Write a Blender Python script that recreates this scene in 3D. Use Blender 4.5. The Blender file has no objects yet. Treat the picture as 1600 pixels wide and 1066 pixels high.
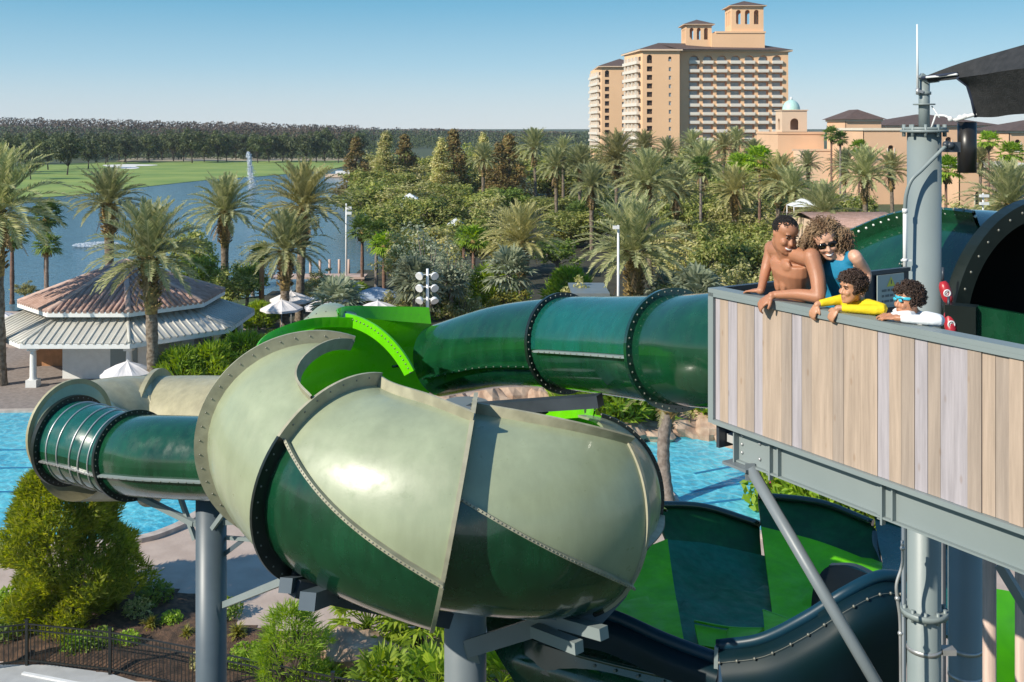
import bpy, math, random
from mathutils import Vector, Matrix, noise
R=math.radians; PI=math.pi
sc=bpy.context.scene; col=sc.collection
rnd=random.Random(7)
F=1600.0; CU,CV=800.0,200.0; H=15.0
def P(u,v,d): return Vector(((u-CU)/F*d, d, H-(v-CV)/F*d))      # photo pixel at distance d -> world point
def G(u,v,z=0.0):
    d=F*(H-z)/(v-CV); return Vector(((u-CU)/F*d,d,z))
# ---------------------------------------------------------------- materials
def lin(c): return tuple(((x/255)/12.92 if x/255<=.04045 else ((x/255+.055)/1.055)**2.4) for x in c)
MATS={}
def mat(name,c,rough=.6,var=.12,scale=3.0,bump=0.0,bscale=None,spec=.5,coat=0.0,metal=0.0,c2=None,detail=4,coords='Object',trans=0.0,streak=0.0):
    m=bpy.data.materials.new(name); m.use_nodes=True; nt=m.node_tree; n=nt.nodes; L=nt.links
    b=n['Principled BSDF']; b.inputs['Roughness'].default_value=rough
    b.inputs['Specular IOR Level'].default_value=spec; b.inputs['Coat Weight'].default_value=coat
    b.inputs['Coat Roughness'].default_value=.08; b.inputs['Metallic'].default_value=metal
    tc=n.new('ShaderNodeTexCoord'); nz=n.new('ShaderNodeTexNoise'); nz.inputs['Scale'].default_value=scale; nz.inputs['Detail'].default_value=detail
    L.new(tc.outputs[coords],nz.inputs['Vector'])
    rp=n.new('ShaderNodeValToRGB'); L.new(nz.outputs['Fac'],rp.inputs['Fac'])
    d=c2 if c2 else tuple(max(0,x*(1-2*var)) for x in c)
    e=c if c2 else tuple(min(1,x*(1+var)) for x in c)
    rp.color_ramp.elements[0].position=.35; rp.color_ramp.elements[0].color=(*d,1)
    rp.color_ramp.elements[1].position=.65; rp.color_ramp.elements[1].color=(*e,1)
    L.new(rp.outputs['Color'],b.inputs['Base Color'])
    if streak:
        mp=n.new('ShaderNodeMapping'); mp.inputs['Scale'].default_value=(4,4,.7); L.new(tc.outputs[coords],mp.inputs[0]); s1=n.new('ShaderNodeTexNoise'); s1.inputs['Scale'].default_value=1.6; s1.inputs['Detail'].default_value=9; s1.inputs['Roughness'].default_value=.7; L.new(mp.outputs[0],s1.inputs['Vector'])
        sr=n.new('ShaderNodeMapRange'); sr.inputs['From Min'].default_value=.35; sr.inputs['From Max'].default_value=.7; sr.inputs['To Min'].default_value=1-streak; sr.inputs['To Max'].default_value=1+streak*.4; L.new(s1.outputs['Fac'],sr.inputs['Value'])
        hv=n.new('ShaderNodeHueSaturation'); L.new(rp.outputs['Color'],hv.inputs['Color']); L.new(sr.outputs[0],hv.inputs['Value']); L.new(hv.outputs[0],b.inputs['Base Color'])
        s2=n.new('ShaderNodeTexNoise'); s2.inputs['Scale'].default_value=5; s2.inputs['Detail'].default_value=8; L.new(tc.outputs[coords],s2.inputs['Vector']); r2=n.new('ShaderNodeMapRange'); r2.inputs['From Min'].default_value=.3; r2.inputs['From Max'].default_value=.7; r2.inputs['To Min'].default_value=max(.05,rough-.08); r2.inputs['To Max'].default_value=rough+.18; L.new(s2.outputs['Fac'],r2.inputs['Value']); L.new(r2.outputs[0],b.inputs['Roughness'])
    if bump:
        z2=n.new('ShaderNodeTexNoise'); z2.inputs['Scale'].default_value=bscale or scale*4; z2.inputs['Detail'].default_value=5
        L.new(tc.outputs[coords],z2.inputs['Vector'])
        bp=n.new('ShaderNodeBump'); bp.inputs['Strength'].default_value=bump; bp.inputs['Distance'].default_value=.05
        L.new(z2.outputs['Fac'],bp.inputs['Height']); L.new(bp.outputs['Normal'],b.inputs['Normal'])
    MATS[name]=m; return m
def leafmat(name,cols,rough=.55,transl=.3,objvar=.25):
    m=bpy.data.materials.new(name); m.use_nodes=True; nt=m.node_tree; n=nt.nodes; L=nt.links
    b=n['Principled BSDF']; b.inputs['Roughness'].default_value=rough; b.inputs['Specular IOR Level'].default_value=.35
    g=n.new('ShaderNodeNewGeometry'); rp=n.new('ShaderNodeValToRGB'); L.new(g.outputs['Random Per Island'],rp.inputs['Fac'])
    els=rp.color_ramp.elements
    while len(els)<len(cols): els.new(.5)
    for i,c in enumerate(cols): els[i].position=i/(len(cols)-1); els[i].color=(*c,1)
    oi=n.new('ShaderNodeObjectInfo'); mr=n.new('ShaderNodeMapRange'); mr.inputs['To Min'].default_value=1-objvar; mr.inputs['To Max'].default_value=1+objvar
    L.new(oi.outputs['Random'],mr.inputs['Value'])
    hs=n.new('ShaderNodeHueSaturation'); L.new(rp.outputs['Color'],hs.inputs['Color']); L.new(mr.outputs['Result'],hs.inputs['Value'])
    L.new(hs.outputs['Color'],b.inputs['Base Color'])
    if transl:
        t=n.new('ShaderNodeBsdfTranslucent'); mx=n.new('ShaderNodeMixShader'); mx.inputs[0].default_value=transl
        h2=n.new('ShaderNodeHueSaturation'); h2.inputs['Value'].default_value=1.5; h2.inputs['Saturation'].default_value=1.15; h2.inputs['Hue'].default_value=.49
        L.new(hs.outputs['Color'],h2.inputs['Color']); L.new(h2.outputs['Color'],t.inputs['Color'])
        L.new(b.outputs[0],mx.inputs[1]); L.new(t.outputs[0],mx.inputs[2]); L.new(mx.outputs[0],n['Material Output'].inputs['Surface'])
    MATS[name]=m; return m
# ---------------------------------------------------------------- mesh building
class MB:
    def __init__(s): s.v=[]; s.f=[]; s.m=[]; s.sm=[]
    def add(s,vs,fs,mi=0,sm=False):
        o=len(s.v); s.v+= [tuple(x) for x in vs]
        for f in fs: s.f.append(tuple(i+o for i in f)); s.m.append(mi); s.sm.append(sm)
    def box(s,c,size,rz=0,mi=0,M=None):
        hx,hy,hz=[a/2 for a in size]; vs=[Vector((x,y,z)) for x in(-hx,hx) for y in(-hy,hy) for z in(-hz,hz)]
        if M is None: M=Matrix.Translation(Vector(c))@Matrix.Rotation(rz,4,'Z')
        else: M=Matrix.Translation(Vector(c))@M
        s.add([M@v for v in vs],[(0,1,3,2),(4,6,7,5),(0,4,5,1),(2,3,7,6),(0,2,6,4),(1,5,7,3)],mi)
    def bar(s,a,b,w,h,mi=0,up=Vector((0,0,1))):
        a=Vector(a); b=Vector(b); d=(b-a); l=d.length; d.normalize(); x=d.cross(up)
        if x.length<1e-3: x=Vector((1,0,0))
        x.normalize(); z=x.cross(d)
        M=Matrix((( x.x,d.x,z.x),(x.y,d.y,z.y),(x.z,d.z,z.z))).to_4x4()
        s.box((a+b)/2,(w,l,h),M=M,mi=mi)
    def tube(s,pts,rads,n=12,mi=0,caps=True,sm=True,closed=False,upv=None,ell=None):
        pts=[Vector(p) for p in pts]
        if not hasattr(rads,'__len__'): rads=[rads]*len(pts)
        vs=[];prev=None
        for i,p in enumerate(pts):
            if closed: t=pts[(i+1)%len(pts)]-pts[i-1]
            else: t=(pts[min(i+1,len(pts)-1)]-pts[max(i-1,0)])
            t.normalize()
            if prev is None:
                u=Vector(upv) if upv else (Vector((0,0,1)) if abs(t.z)<.9 else Vector((1,0,0)))
            else: u=prev
            x=u-t*u.dot(t); x.normalize(); prev=x; y=t.cross(x)
            for k in range(n):
                a=2*PI*k/n; ex,ey=(ell if ell else (1,1))
                vs.append(p+(x*math.cos(a)*ex+y*math.sin(a)*ey)*rads[i])
        fs=[]
        m=len(pts)
        for i in range(m if closed else m-1):
            j=(i+1)%m
            for k in range(n):
                k2=(k+1)%n; fs.append((i*n+k,i*n+k2,j*n+k2,j*n+k))
        o=len(s.v); s.add(vs,fs,mi,sm)
        if caps and not closed:
            s.f.append(tuple(o+k for k in range(n-1,-1,-1))); s.m.append(mi); s.sm.append(False)
            s.f.append(tuple(o+(m-1)*n+k for k in range(n))); s.m.append(mi); s.sm.append(False)
    def sph(s,c,r,n=8,mi=0,M=None,sc=(1,1,1)):
        c=Vector(c); vs=[];fs=[]; k=n//2
        for i in range(k+1):
            a=PI*i/k
            for j in range(n):
                b=2*PI*j/n; v=Vector((math.sin(a)*math.cos(b)*sc[0],math.sin(a)*math.sin(b)*sc[1],math.cos(a)*sc[2]))*r
                vs.append(c+(M@v if M else v))
        for i in range(k):
            for j in range(n):
                j2=(j+1)%n; q=(i*n+j,(i+1)*n+j,(i+1)*n+j2,i*n+j2)
                if i==0: q=(i*n+j,(i+1)*n+j,(i+1)*n+j2)
                elif i==k-1: q=(i*n+j,(i+1)*n+j,i*n+j2)
                fs.append(q)
        s.add(vs,fs,mi,True)
    def grid(s,rows,mi=0,sm=True,closed=False):
        n=len(rows[0]); vs=[p for r in rows for p in r]; fs=[]
        for i in range(len(rows)-1):
            for j in range(n if closed else n-1):
                j2=(j+1)%n; fs.append((i*n+j,i*n+j2,(i+1)*n+j2,(i+1)*n+j))
        s.add(vs,fs,mi,sm)
    def build(s,name,mats,parent=None,loc=None,rz=0):
        me=bpy.data.meshes.new(name)
        off=Vector((0,0,0))
        if parent is None and loc is None and s.v:
            xs=[v[0] for v in s.v]; ys=[v[1] for v in s.v]; zs=[v[2] for v in s.v]
            off=Vector(((min(xs)+max(xs))/2,(min(ys)+max(ys))/2,min(zs)))
        elif parent is not None: off=parent.get('_off',None); off=Vector(off) if off is not None else Vector((0,0,0))
        vv=[(v[0]-off.x,v[1]-off.y,v[2]-off.z) for v in s.v] if off.length else s.v
        me.from_pydata(vv,[],s.f); 
        if not isinstance(mats,(list,tuple)): mats=[mats]
        for m in mats: me.materials.append(MATS[m] if isinstance(m,str) else m)
        me.polygons.foreach_set('material_index',s.m); me.polygons.foreach_set('use_smooth',s.sm); me.update()
        o=bpy.data.objects.new(name,me); col.objects.link(o)
        if parent: o.parent=parent
        elif loc is not None: o.location=loc; o.rotation_euler.z=rz
        else: o.location=off; 
        if parent is None: o['_off']=tuple(off)
        else: o['_off']=tuple(off)
        return o
def tag(o,label=None,cat=None,group=None,kind=None):
    if label: o['label']=label
    if cat: o['category']=cat
    if group: o['group']=group
    if kind: o['kind']=kind
    return o
def thing(name,label,cat,loc=(0,0,0),group=None):
    o=bpy.data.objects.new(name,None); col.objects.link(o); o.location=loc; o['_off']=tuple(loc); o.empty_display_size=.2
    return tag(o,label,cat,group)
def kids(o): return [c for c in KID.get(o.name,[])] if False else list(o.children)
def copy_tree(o,loc=None,rz=None,sc_=None,label=None,group=None,parent=None):
    c=o.copy(); col.objects.link(c)
    if parent: c.parent=parent
    if loc is not None: c.location=loc
    if rz is not None: c.rotation_euler.z=rz
    if sc_ is not None: c.scale=sc_ if hasattr(sc_,'__len__') else (sc_,)*3
    if label: c['label']=label
    if group: c['group']=group
    for ch in o.children: copy_tree(ch,parent=c)
    return c
def sheet(name,pts,z,m,label=None):
    b=MB(); b.add([(p[0],p[1],z) for p in pts],[tuple(range(len(pts)))]); o=b.build(name,m,loc=(0,0,0)); tag(o,kind='structure'); 
    # face up
    if o.data.polygons[0].normal.z<0: o.data.flip_normals()
    return o
def cr(pts,n):   # catmull-rom through points
    pts=[Vector(p) for p in pts]; out=[]
    for i in range(len(pts)-1):
        p0=pts[i-1] if i>0 else pts[0]*2-pts[1]; p1=pts[i]; p2=pts[i+1]; p3=pts[i+2] if i+2<len(pts) else pts[-1]*2-pts[-2]
        for k in range(n):
            t=k/n; out.append(.5*((2*p1)+(p2-p0)*t+(2*p0-5*p1+4*p2-p3)*t*t+(3*p1-p0-3*p2+p3)*t**3))
    out.append(pts[-1]); return out
def netsurf(rows,n=8,m=8):
    a=[cr(r,n) for r in rows]; cols=list(zip(*a)); b=[cr(c,m) for c in cols]; return [list(r) for r in zip(*b)]
def lerp(tab,x):
    if x<=tab[0][0]: return tab[0][1:]
    for a,b in zip(tab,tab[1:]):
        if x<=b[0]:
            t=(x-a[0])/(b[0]-a[0]); return tuple(p+(q-p)*t for p,q in zip(a[1:],b[1:]))
    return tab[-1][1:]
def slerp(tab,x):   # smooth table
    xs=[t[0] for t in tab]; i=0
    while i<len(xs)-2 and x>xs[i+1]: i+=1
    t=(x-xs[i])/(xs[i+1]-xs[i]); t=max(0,min(1,t)); out=[]
    for k in range(1,len(tab[0])):
        y=[r[k] for r in tab]
        def sl(j):
            if j<=0: return (y[1]-y[0])/(xs[1]-xs[0])
            if j>=len(xs)-1: return (y[-1]-y[-2])/(xs[-1]-xs[-2])
            return (y[j+1]-y[j-1])/(xs[j+1]-xs[j-1])
        h=xs[i+1]-xs[i]; m0=sl(i)*h; m1=sl(i+1)*h
        out.append((2*t**3-3*t*t+1)*y[i]+(t**3-2*t*t+t)*m0+(-2*t**3+3*t*t)*y[i+1]+(t**3-t*t)*m1)
    return out
# ---------------------------------------------------------------- camera, light, sky
cam=bpy.data.objects.new('camera',bpy.data.cameras.new('camera')); col.objects.link(cam); sc.camera=cam
cam.location=(0,0,H); cam.rotation_euler=(R(90),0,0)
cam.data.sensor_width=36; cam.data.lens=36; cam.data.clip_end=20000; cam.data.shift_y=-(533-CV)/1600
SUN_EL,SUN_AZ=R(33),R(236)     # azimuth clockwise from +Y
sd=Vector((math.sin(SUN_AZ)*math.cos(SUN_EL),math.cos(SUN_AZ)*math.cos(SUN_EL),math.sin(SUN_EL)))
sl=bpy.data.lights.new('sun','SUN'); sl.energy=4.4; sl.angle=R(.5); sl.color=(1,.93,.80)
so=bpy.data.objects.new('sun',sl); col.objects.link(so); so.rotation_euler=sd.to_track_quat('Z','Y').to_euler(); so.location=(-30,-30,60)
w=bpy.data.worlds.new('World'); sc.world=w; w.use_nodes=True; wn=w.node_tree.nodes; wl=w.node_tree.links
st=wn.new('ShaderNodeTexSky'); st.sky_type='NISHITA'; st.sun_disc=False; st.sun_elevation=SUN_EL; st.sun_rotation=SUN_AZ
st.altitude=0; st.air_density=1.0; st.dust_density=.15; st.ozone_density=2.2
wtc=wn.new('ShaderNodeTexCoord'); wsp=wn.new('ShaderNodeSeparateXYZ'); wl.new(wtc.outputs['Generated'],wsp.inputs[0])
wr=wn.new('ShaderNodeValToRGB'); wl.new(wsp.outputs['Z'],wr.inputs['Fac']); we=wr.color_ramp.elements
we[0].position=0; we[0].color=(3.6,4.2,4.7,1); we[1].position=1; we[1].color=(.45,1.35,3.1,1)
for p_,c_ in((.02,(3.2,4.0,4.6,1)),(.06,(1.9,3.35,4.4,1)),(.12,(.72,2.45,3.75,1)),(.3,(.6,1.9,3.5,1))):
    e_=we.new(p_); e_.color=c_
wm=wn.new('ShaderNodeMixRGB'); wm.inputs[0].default_value=.85; wl.new(st.outputs[0],wm.inputs[1]); wl.new(wr.outputs[0],wm.inputs[2])
wl.new(wm.outputs[0],wn['Background'].inputs[0]); wn['Background'].inputs[1].default_value=.13
sc.view_settings.view_transform='Standard'; sc.view_settings.look='None'; sc.view_settings.exposure=0.38
sc.cycles.max_bounces=6; sc.cycles.transparent_max_bounces=8; sc.cycles.use_denoising=True
sc.cycles.caustics_reflective=False; sc.cycles.caustics_refractive=False
# ---------------------------------------------------------------- material list
mat('ground_cover',(.06,.09,.03),.9,c2=(.055,.06,.028),scale=.25)
mat('grass_fairway',(.27,.34,.07),.9,c2=(.16,.25,.045),scale=.05,detail=9)
mat('grass_lawn',(.16,.28,.04),.9,c2=(.10,.20,.03),scale=.4)
mat('sand',(.75,.72,.66),.9,var=.05); mat('dry_ground',(.42,.34,.22),.9,var=.15,scale=.1)
mat('beach_red',(.38,.2,.13),.9)
mat('paver',(.50,.39,.32),.8,c2=(.42,.32,.26),scale=1.2,bump=.2,bscale=9)
mat('paver_dark',(.30,.25,.22),.8,c2=(.22,.18,.16),scale=5,bump=.2,bscale=12)
mat('coping',(.50,.42,.36),.7,var=.1); mat('mulch',(.14,.078,.045),.95,c2=(.045,.028,.018),scale=5,bump=.9,bscale=25)
mat('concrete',(.44,.44,.43),.8,var=.06,scale=2); mat('soil',(.05,.05,.025),.95,c2=(.03,.025,.015),scale=1)
mat('rock',(.50,.36,.26),.85,c2=(.30,.19,.13),scale=1.6,bump=.7,bscale=4)
mat('cream_shell',(.315,.355,.225),.34,var=.05,scale=1.4,coat=.3,bump=.02,bscale=40,spec=.6,streak=.09,detail=8)
mat('tan_shell',(.40,.36,.22),.4,var=.07,scale=1.2,coat=.2,bump=.03,bscale=12,streak=.2)
mat('green_shell',(.007,.066,.027),.18,c2=(.004,.045,.019),scale=1.4,coat=.75,bump=.02,bscale=40,streak=.35,detail=8)
mat('dark_green',(.006,.035,.022),.2,var=.1,scale=3,coat=.6)
mat('teal_shell',(.006,.10,.082),.2,c2=(.006,.08,.05),scale=1.5,coat=.7,bump=.02,bscale=40,streak=.25)
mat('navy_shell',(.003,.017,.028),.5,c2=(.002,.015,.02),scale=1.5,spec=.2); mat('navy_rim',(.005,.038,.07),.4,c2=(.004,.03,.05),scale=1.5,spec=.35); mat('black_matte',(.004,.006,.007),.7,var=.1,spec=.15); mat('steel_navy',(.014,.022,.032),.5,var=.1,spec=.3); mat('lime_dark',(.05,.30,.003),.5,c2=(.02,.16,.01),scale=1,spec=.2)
mat('lime_shell',(.14,.60,.004),.28,var=.06,scale=1,coat=.45,streak=.12,bump=.01,bscale=10)
m_=mat('lime_glow',(.14,.60,.004),.28,var=.05,scale=1,coat=.4,streak=.1); nt_=m_.node_tree; tr_=nt_.nodes.new('ShaderNodeBsdfTranslucent'); tr_.inputs['Color'].default_value=(.16,.75,.004,1); mxs_=nt_.nodes.new('ShaderNodeMixShader'); mxs_.inputs[0].default_value=.42; nt_.links.new(nt_.nodes['Principled BSDF'].outputs[0],mxs_.inputs[1]); nt_.links.new(tr_.outputs[0],mxs_.inputs[2]); nt_.links.new(mxs_.outputs[0],nt_.nodes['Material Output'].inputs['Surface'])
m2_=MATS['lime_glow'].copy(); m2_.name='lime_gloss'; MATS['lime_gloss']=m2_; p_=m2_.node_tree.nodes['Principled BSDF']; p_.inputs['Coat Weight'].default_value=1; p_.inputs['Coat Roughness'].default_value=.12; p_.inputs['Coat IOR'].default_value=1.9; [n_ for n_ in m2_.node_tree.nodes if n_.type=='MIX_SHADER'][0].inputs[0].default_value=.2
mat('cream_flange',(.36,.34,.24),.5,var=.1,scale=5); mat('flange_black',(.008,.014,.012),.35,var=.1)
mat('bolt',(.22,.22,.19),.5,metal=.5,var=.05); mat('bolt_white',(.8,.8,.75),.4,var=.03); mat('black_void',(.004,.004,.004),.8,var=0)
mat('steel_grey',(.19,.215,.225),.42,c2=(.16,.185,.20),scale=1.5,bump=.02,bscale=30)
mat('steel_pale',(.235,.275,.275),.45,c2=(.205,.245,.245),scale=1,bump=.02,bscale=30)
mat('steel_dark',(.045,.055,.07),.4,var=.1); mat('steel_blue',(.10,.13,.155),.42,c2=(.07,.095,.12),scale=1.2)
mat('galv',(.5,.5,.5),.4,metal=.6,var=.1); mat('white_paint',(.75,.75,.74),.45,var=.03); mat('fence_black',(.012,.014,.013),.4,var=.1)
mat('stucco',(.78,.49,.285),.9,var=.02,scale=.1); mat('stucco_pale',(.68,.50,.36),.9,var=.02,scale=.2); mat('trim_white',(.72,.64,.52),.7,var=.03)
mat('stucco_pink',(.72,.46,.29),.9,var=.03,scale=.2)
mat('balcony_white',(.70,.64,.56),.7,var=.02); mat('roof_brown',(.12,.075,.06),.9,c2=(.085,.055,.045),scale=1.2)
mat('hotel_glass',(.24,.34,.40),.15,c2=(.42,.48,.50),scale=.35,spec=.8); mat('dark_open',(.05,.03,.02),.9,var=.1)
mat('dome_teal',(.44,.66,.60),.5,var=.06); mat('tile_roof',(.46,.30,.245),.8,c2=(.33,.20,.155),scale=2.5)
mat('tile_ridge',(.52,.36,.30),.8,var=.08); mat('metal_roof',(.50,.48,.43),.45,var=.04,scale=1); mat('pav_white',(.74,.73,.70),.7,var=.03)
mat('umbrella_white',(.72,.68,.68),.8,var=.03); mat('umbrella_blue',(.36,.42,.50),.8,var=.05)
mat('mesh_black',(.016,.017,.018),.8,c2=(.03,.03,.031),scale=14,bump=.25,bscale=60); mat('lamp_black',(.02,.018,.017),.35,var=.05)
mat('bark_date',(.25,.20,.15),.95,c2=(.10,.07,.045),scale=6,bump=1,bscale=9); mat('bark_boot',(.36,.25,.08),.95,c2=(.13,.09,.035),scale=7,bump=1,bscale=10)
mat('bark_grey',(.26,.22,.19),.95,c2=(.15,.12,.10),scale=5,bump=.8,bscale=8); mat('bark_red',(.24,.14,.10),.95,c2=(.14,.08,.055),scale=4)
mat('bark_dark',(.06,.045,.035),.95,var=.2)
leafmat('leaf_date',[(.19,.22,.085),(.34,.36,.165),(.50,.48,.26)])
leafmat('leaf_datey',[(.23,.225,.08),(.36,.34,.14),(.48,.44,.22)])
leafmat('leaf_fan',[(.08,.14,.03),(.16,.24,.055),(.23,.29,.08)])
leafmat('leaf_lime',[(.14,.22,.02),(.26,.38,.03),(.38,.46,.05)],transl=.4)
leafmat('leaf_oak',[(.10,.14,.03),(.22,.27,.06),(.36,.38,.10),(.48,.45,.18)],transl=.38)
leafmat('leaf_olive',[(.19,.21,.055),(.34,.34,.11),(.49,.46,.19),(.62,.55,.30)],transl=.38)
leafmat('leaf_green',[(.08,.14,.025),(.17,.25,.04),(.25,.31,.065)],transl=.38)
leafmat('leaf_cypress',[(.19,.14,.05),(.27,.18,.065),(.17,.18,.055)])
leafmat('leaf_yellow',[(.20,.19,.03),(.30,.27,.04),(.16,.19,.04)])
leafmat('leaf_silver',[(.15,.18,.11),(.25,.28,.18),(.36,.38,.26)])
leafmat('leaf_bush',[(.13,.19,.02),(.27,.34,.035),(.46,.47,.08),(.18,.24,.03)],transl=.5)
leafmat('leaf_bright',[(.13,.24,.02),(.25,.38,.035),(.35,.46,.06)],transl=.4)
leafmat('leaf_dead',[(.20,.13,.06),(.30,.20,.10),(.38,.28,.15)],transl=.1)
leafmat('forest_green',[(.038,.06,.02),(.055,.08,.028),(.075,.095,.036)],transl=0)
leafmat('forest_bare',[(.115,.075,.05),(.14,.095,.065),(.085,.08,.045)],transl=0)
leafmat('leaf_golf',[(.05,.07,.022),(.085,.11,.035),(.13,.15,.05)],transl=.15)

def water_mat(name,c,c2,rough,scale,bump,dist=.1,aniso=1.0):
    m=mat(name,c,rough,c2=c2,scale=scale,spec=.5); nt=m.node_tree; n=nt.nodes; L=nt.links; b=n['Principled BSDF']; b.inputs['IOR'].default_value=1.33
    tc=[x for x in n if x.type=='TEX_COORD'][0]; mp=n.new('ShaderNodeMapping'); mp.inputs['Scale'].default_value=(1,aniso,1)
    z=n.new('ShaderNodeTexNoise'); z.inputs['Scale'].default_value=bump; z.inputs['Detail'].default_value=4
    L.new(tc.outputs['Object'],mp.inputs[0]); L.new(mp.outputs[0],z.inputs['Vector'])
    bp=n.new('ShaderNodeBump'); bp.inputs['Strength'].default_value=1; bp.inputs['Distance'].default_value=dist
    L.new(z.outputs['Fac'],bp.inputs['Height']); L.new(bp.outputs['Normal'],b.inputs['Normal']); return m
water_mat('lake_water',(.08,.15,.19),(.11,.185,.22),.12,.02,.9,.12,2.0)
m=water_mat('pool_water',(.11,.51,.60),(.04,.34,.50),.1,.25,2.5,.10)
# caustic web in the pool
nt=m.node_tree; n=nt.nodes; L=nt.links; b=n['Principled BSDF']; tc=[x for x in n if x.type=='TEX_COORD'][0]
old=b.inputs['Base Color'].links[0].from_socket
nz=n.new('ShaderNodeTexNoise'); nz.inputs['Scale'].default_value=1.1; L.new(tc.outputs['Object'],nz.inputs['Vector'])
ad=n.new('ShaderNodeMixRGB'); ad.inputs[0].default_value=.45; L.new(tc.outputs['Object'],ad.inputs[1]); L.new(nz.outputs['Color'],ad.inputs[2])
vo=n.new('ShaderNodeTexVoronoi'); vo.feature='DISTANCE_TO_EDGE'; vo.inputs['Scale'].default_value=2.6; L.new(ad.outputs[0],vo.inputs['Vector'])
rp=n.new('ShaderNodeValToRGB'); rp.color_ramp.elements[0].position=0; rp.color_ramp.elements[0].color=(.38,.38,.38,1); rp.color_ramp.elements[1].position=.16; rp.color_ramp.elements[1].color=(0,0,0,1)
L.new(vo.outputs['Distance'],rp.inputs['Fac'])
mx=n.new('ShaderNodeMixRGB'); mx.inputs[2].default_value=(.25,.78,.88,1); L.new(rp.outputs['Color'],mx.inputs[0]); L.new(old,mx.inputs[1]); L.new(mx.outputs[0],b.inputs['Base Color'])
mat('bowl_teal',(.010,.17,.10),.5,c2=(.012,.14,.06),scale=.7,spec=.15,detail=8,streak=.3); mat('bowl_green',(.007,.11,.028),.45,c2=(.004,.07,.018),scale=1.4,spec=.2,detail=8,streak=.35)
mat('bowl_lime',(.17,.66,.003),.45,c2=(.11,.50,.003),scale=1.2,spec=.18,streak=.15,detail=8)
def wood(name,c):
    m=mat(name,c,.75,var=.1,scale=1,coords='Object'); nt=m.node_tree; n=nt.nodes; L=nt.links
    nz=[x for x in n if x.type=='TEX_NOISE'][0]; tc=[x for x in n if x.type=='TEX_COORD'][0]
    mp=n.new('ShaderNodeMapping'); mp.inputs['Scale'].default_value=(30,30,1.6); L.new(tc.outputs['Object'],mp.inputs[0]); L.new(mp.outputs[0],nz.inputs['Vector'])
    nz.inputs['Detail'].default_value=8; nz.inputs['Roughness'].default_value=.65
    b=n['Principled BSDF']; bp=n.new('ShaderNodeBump'); bp.inputs['Strength'].default_value=.25; bp.inputs['Distance'].default_value=.01
    L.new(nz.outputs['Fac'],bp.inputs['Height']); L.new(bp.outputs['Normal'],b.inputs['Normal'])
    # sparse knots
    vo=n.new('ShaderNodeTexVoronoi'); vo.inputs['Scale'].default_value=1; m2=n.new('ShaderNodeMapping'); m2.inputs['Scale'].default_value=(9,9,3.4); L.new(tc.outputs['Object'],m2.inputs[0]); L.new(m2.outputs[0],vo.inputs['Vector'])
    r=n.new('ShaderNodeValToRGB'); r.color_ramp.elements[0].position=.05; r.color_ramp.elements[0].color=(.86,.80,.74,1); r.color_ramp.elements[1].position=.11; r.color_ramp.elements[1].color=(1,1,1,1)
    L.new(vo.outputs['Distance'],r.inputs['Fac']); old=b.inputs['Base Color'].links[0].from_socket
    mu=n.new('ShaderNodeMixRGB'); mu.blend_type='MULTIPLY'; mu.inputs[0].default_value=1; L.new(old,mu.inputs[1]); L.new(r.outputs[0],mu.inputs[2]); L.new(mu.outputs[0],b.inputs['Base Color'])
wood('plank_tan',(.43,.33,.255)); wood('plank_brown',(.35,.28,.23)); wood('plank_lilac',(.385,.35,.37)); wood('post_wood',(.55,.40,.33))
def skin(name,c,r=.45):
    m=mat(name,c,r,var=.05,scale=6,bump=.02,bscale=60); b=m.node_tree.nodes['Principled BSDF']; b.inputs['Subsurface Weight'].default_value=.12; b.inputs['Subsurface Radius'].default_value=(.02,.008,.004); b.inputs['Subsurface Scale'].default_value=.5
skin('skin_man',(.42,.185,.10),.5); skin('skin_woman',(.66,.37,.25)); skin('skin_boy',(.50,.25,.14)); skin('skin_child',(.46,.21,.115))
mat('hair_black',(.012,.009,.008),.7,var=.2,scale=60,bump=.6,bscale=120); mat('hair_curly',(.15,.08,.04),.6,c2=(.34,.225,.125),scale=8)
mat('hair_dark',(.035,.018,.01),.6,c2=(.06,.03,.018),scale=10); mat('cloth_teal',(.005,.19,.34),.8,var=.06,scale=8,bump=.2,bscale=20)
mat('cloth_yellow',(.80,.58,.01),.8,var=.05,scale=8,bump=.2,bscale=20); mat('cloth_white',(.78,.79,.80),.8,var=.02,scale=8,bump=.2,bscale=20)
mat('cloth_navy',(.02,.03,.06),.8); mat('eye_white',(.8,.78,.75),.3,var=0); mat('eye_dark',(.02,.012,.01),.2,var=0); mat('lip',(.35,.10,.09),.5,var=0); mat('teeth',(.85,.83,.8),.3,var=0)
mat('lens_black',(.008,.008,.01),.1,var=0); mat('goggle_cyan',(.05,.45,.60),.3,var=.05); mat('red_vinyl',(.42,.02,.03),.35,var=.05); mat('sign_grey',(.36,.42,.40),.5,var=.03)
mat('sign_yellow',(.60,.58,.08),.5,var=0); mat('ink',(.12,.15,.15),.6,var=0); mat('play_pink',(.75,.12,.30),.4,var=.02); mat('play_green',(.05,.5,.15),.4,var=.02); mat('play_lime',(.5,.7,.1),.4,var=.02)
mat('fountain_white',(.82,.85,.88),.6,var=.02); mat('wood_orange',(.45,.22,.10),.8,var=.1)
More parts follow.
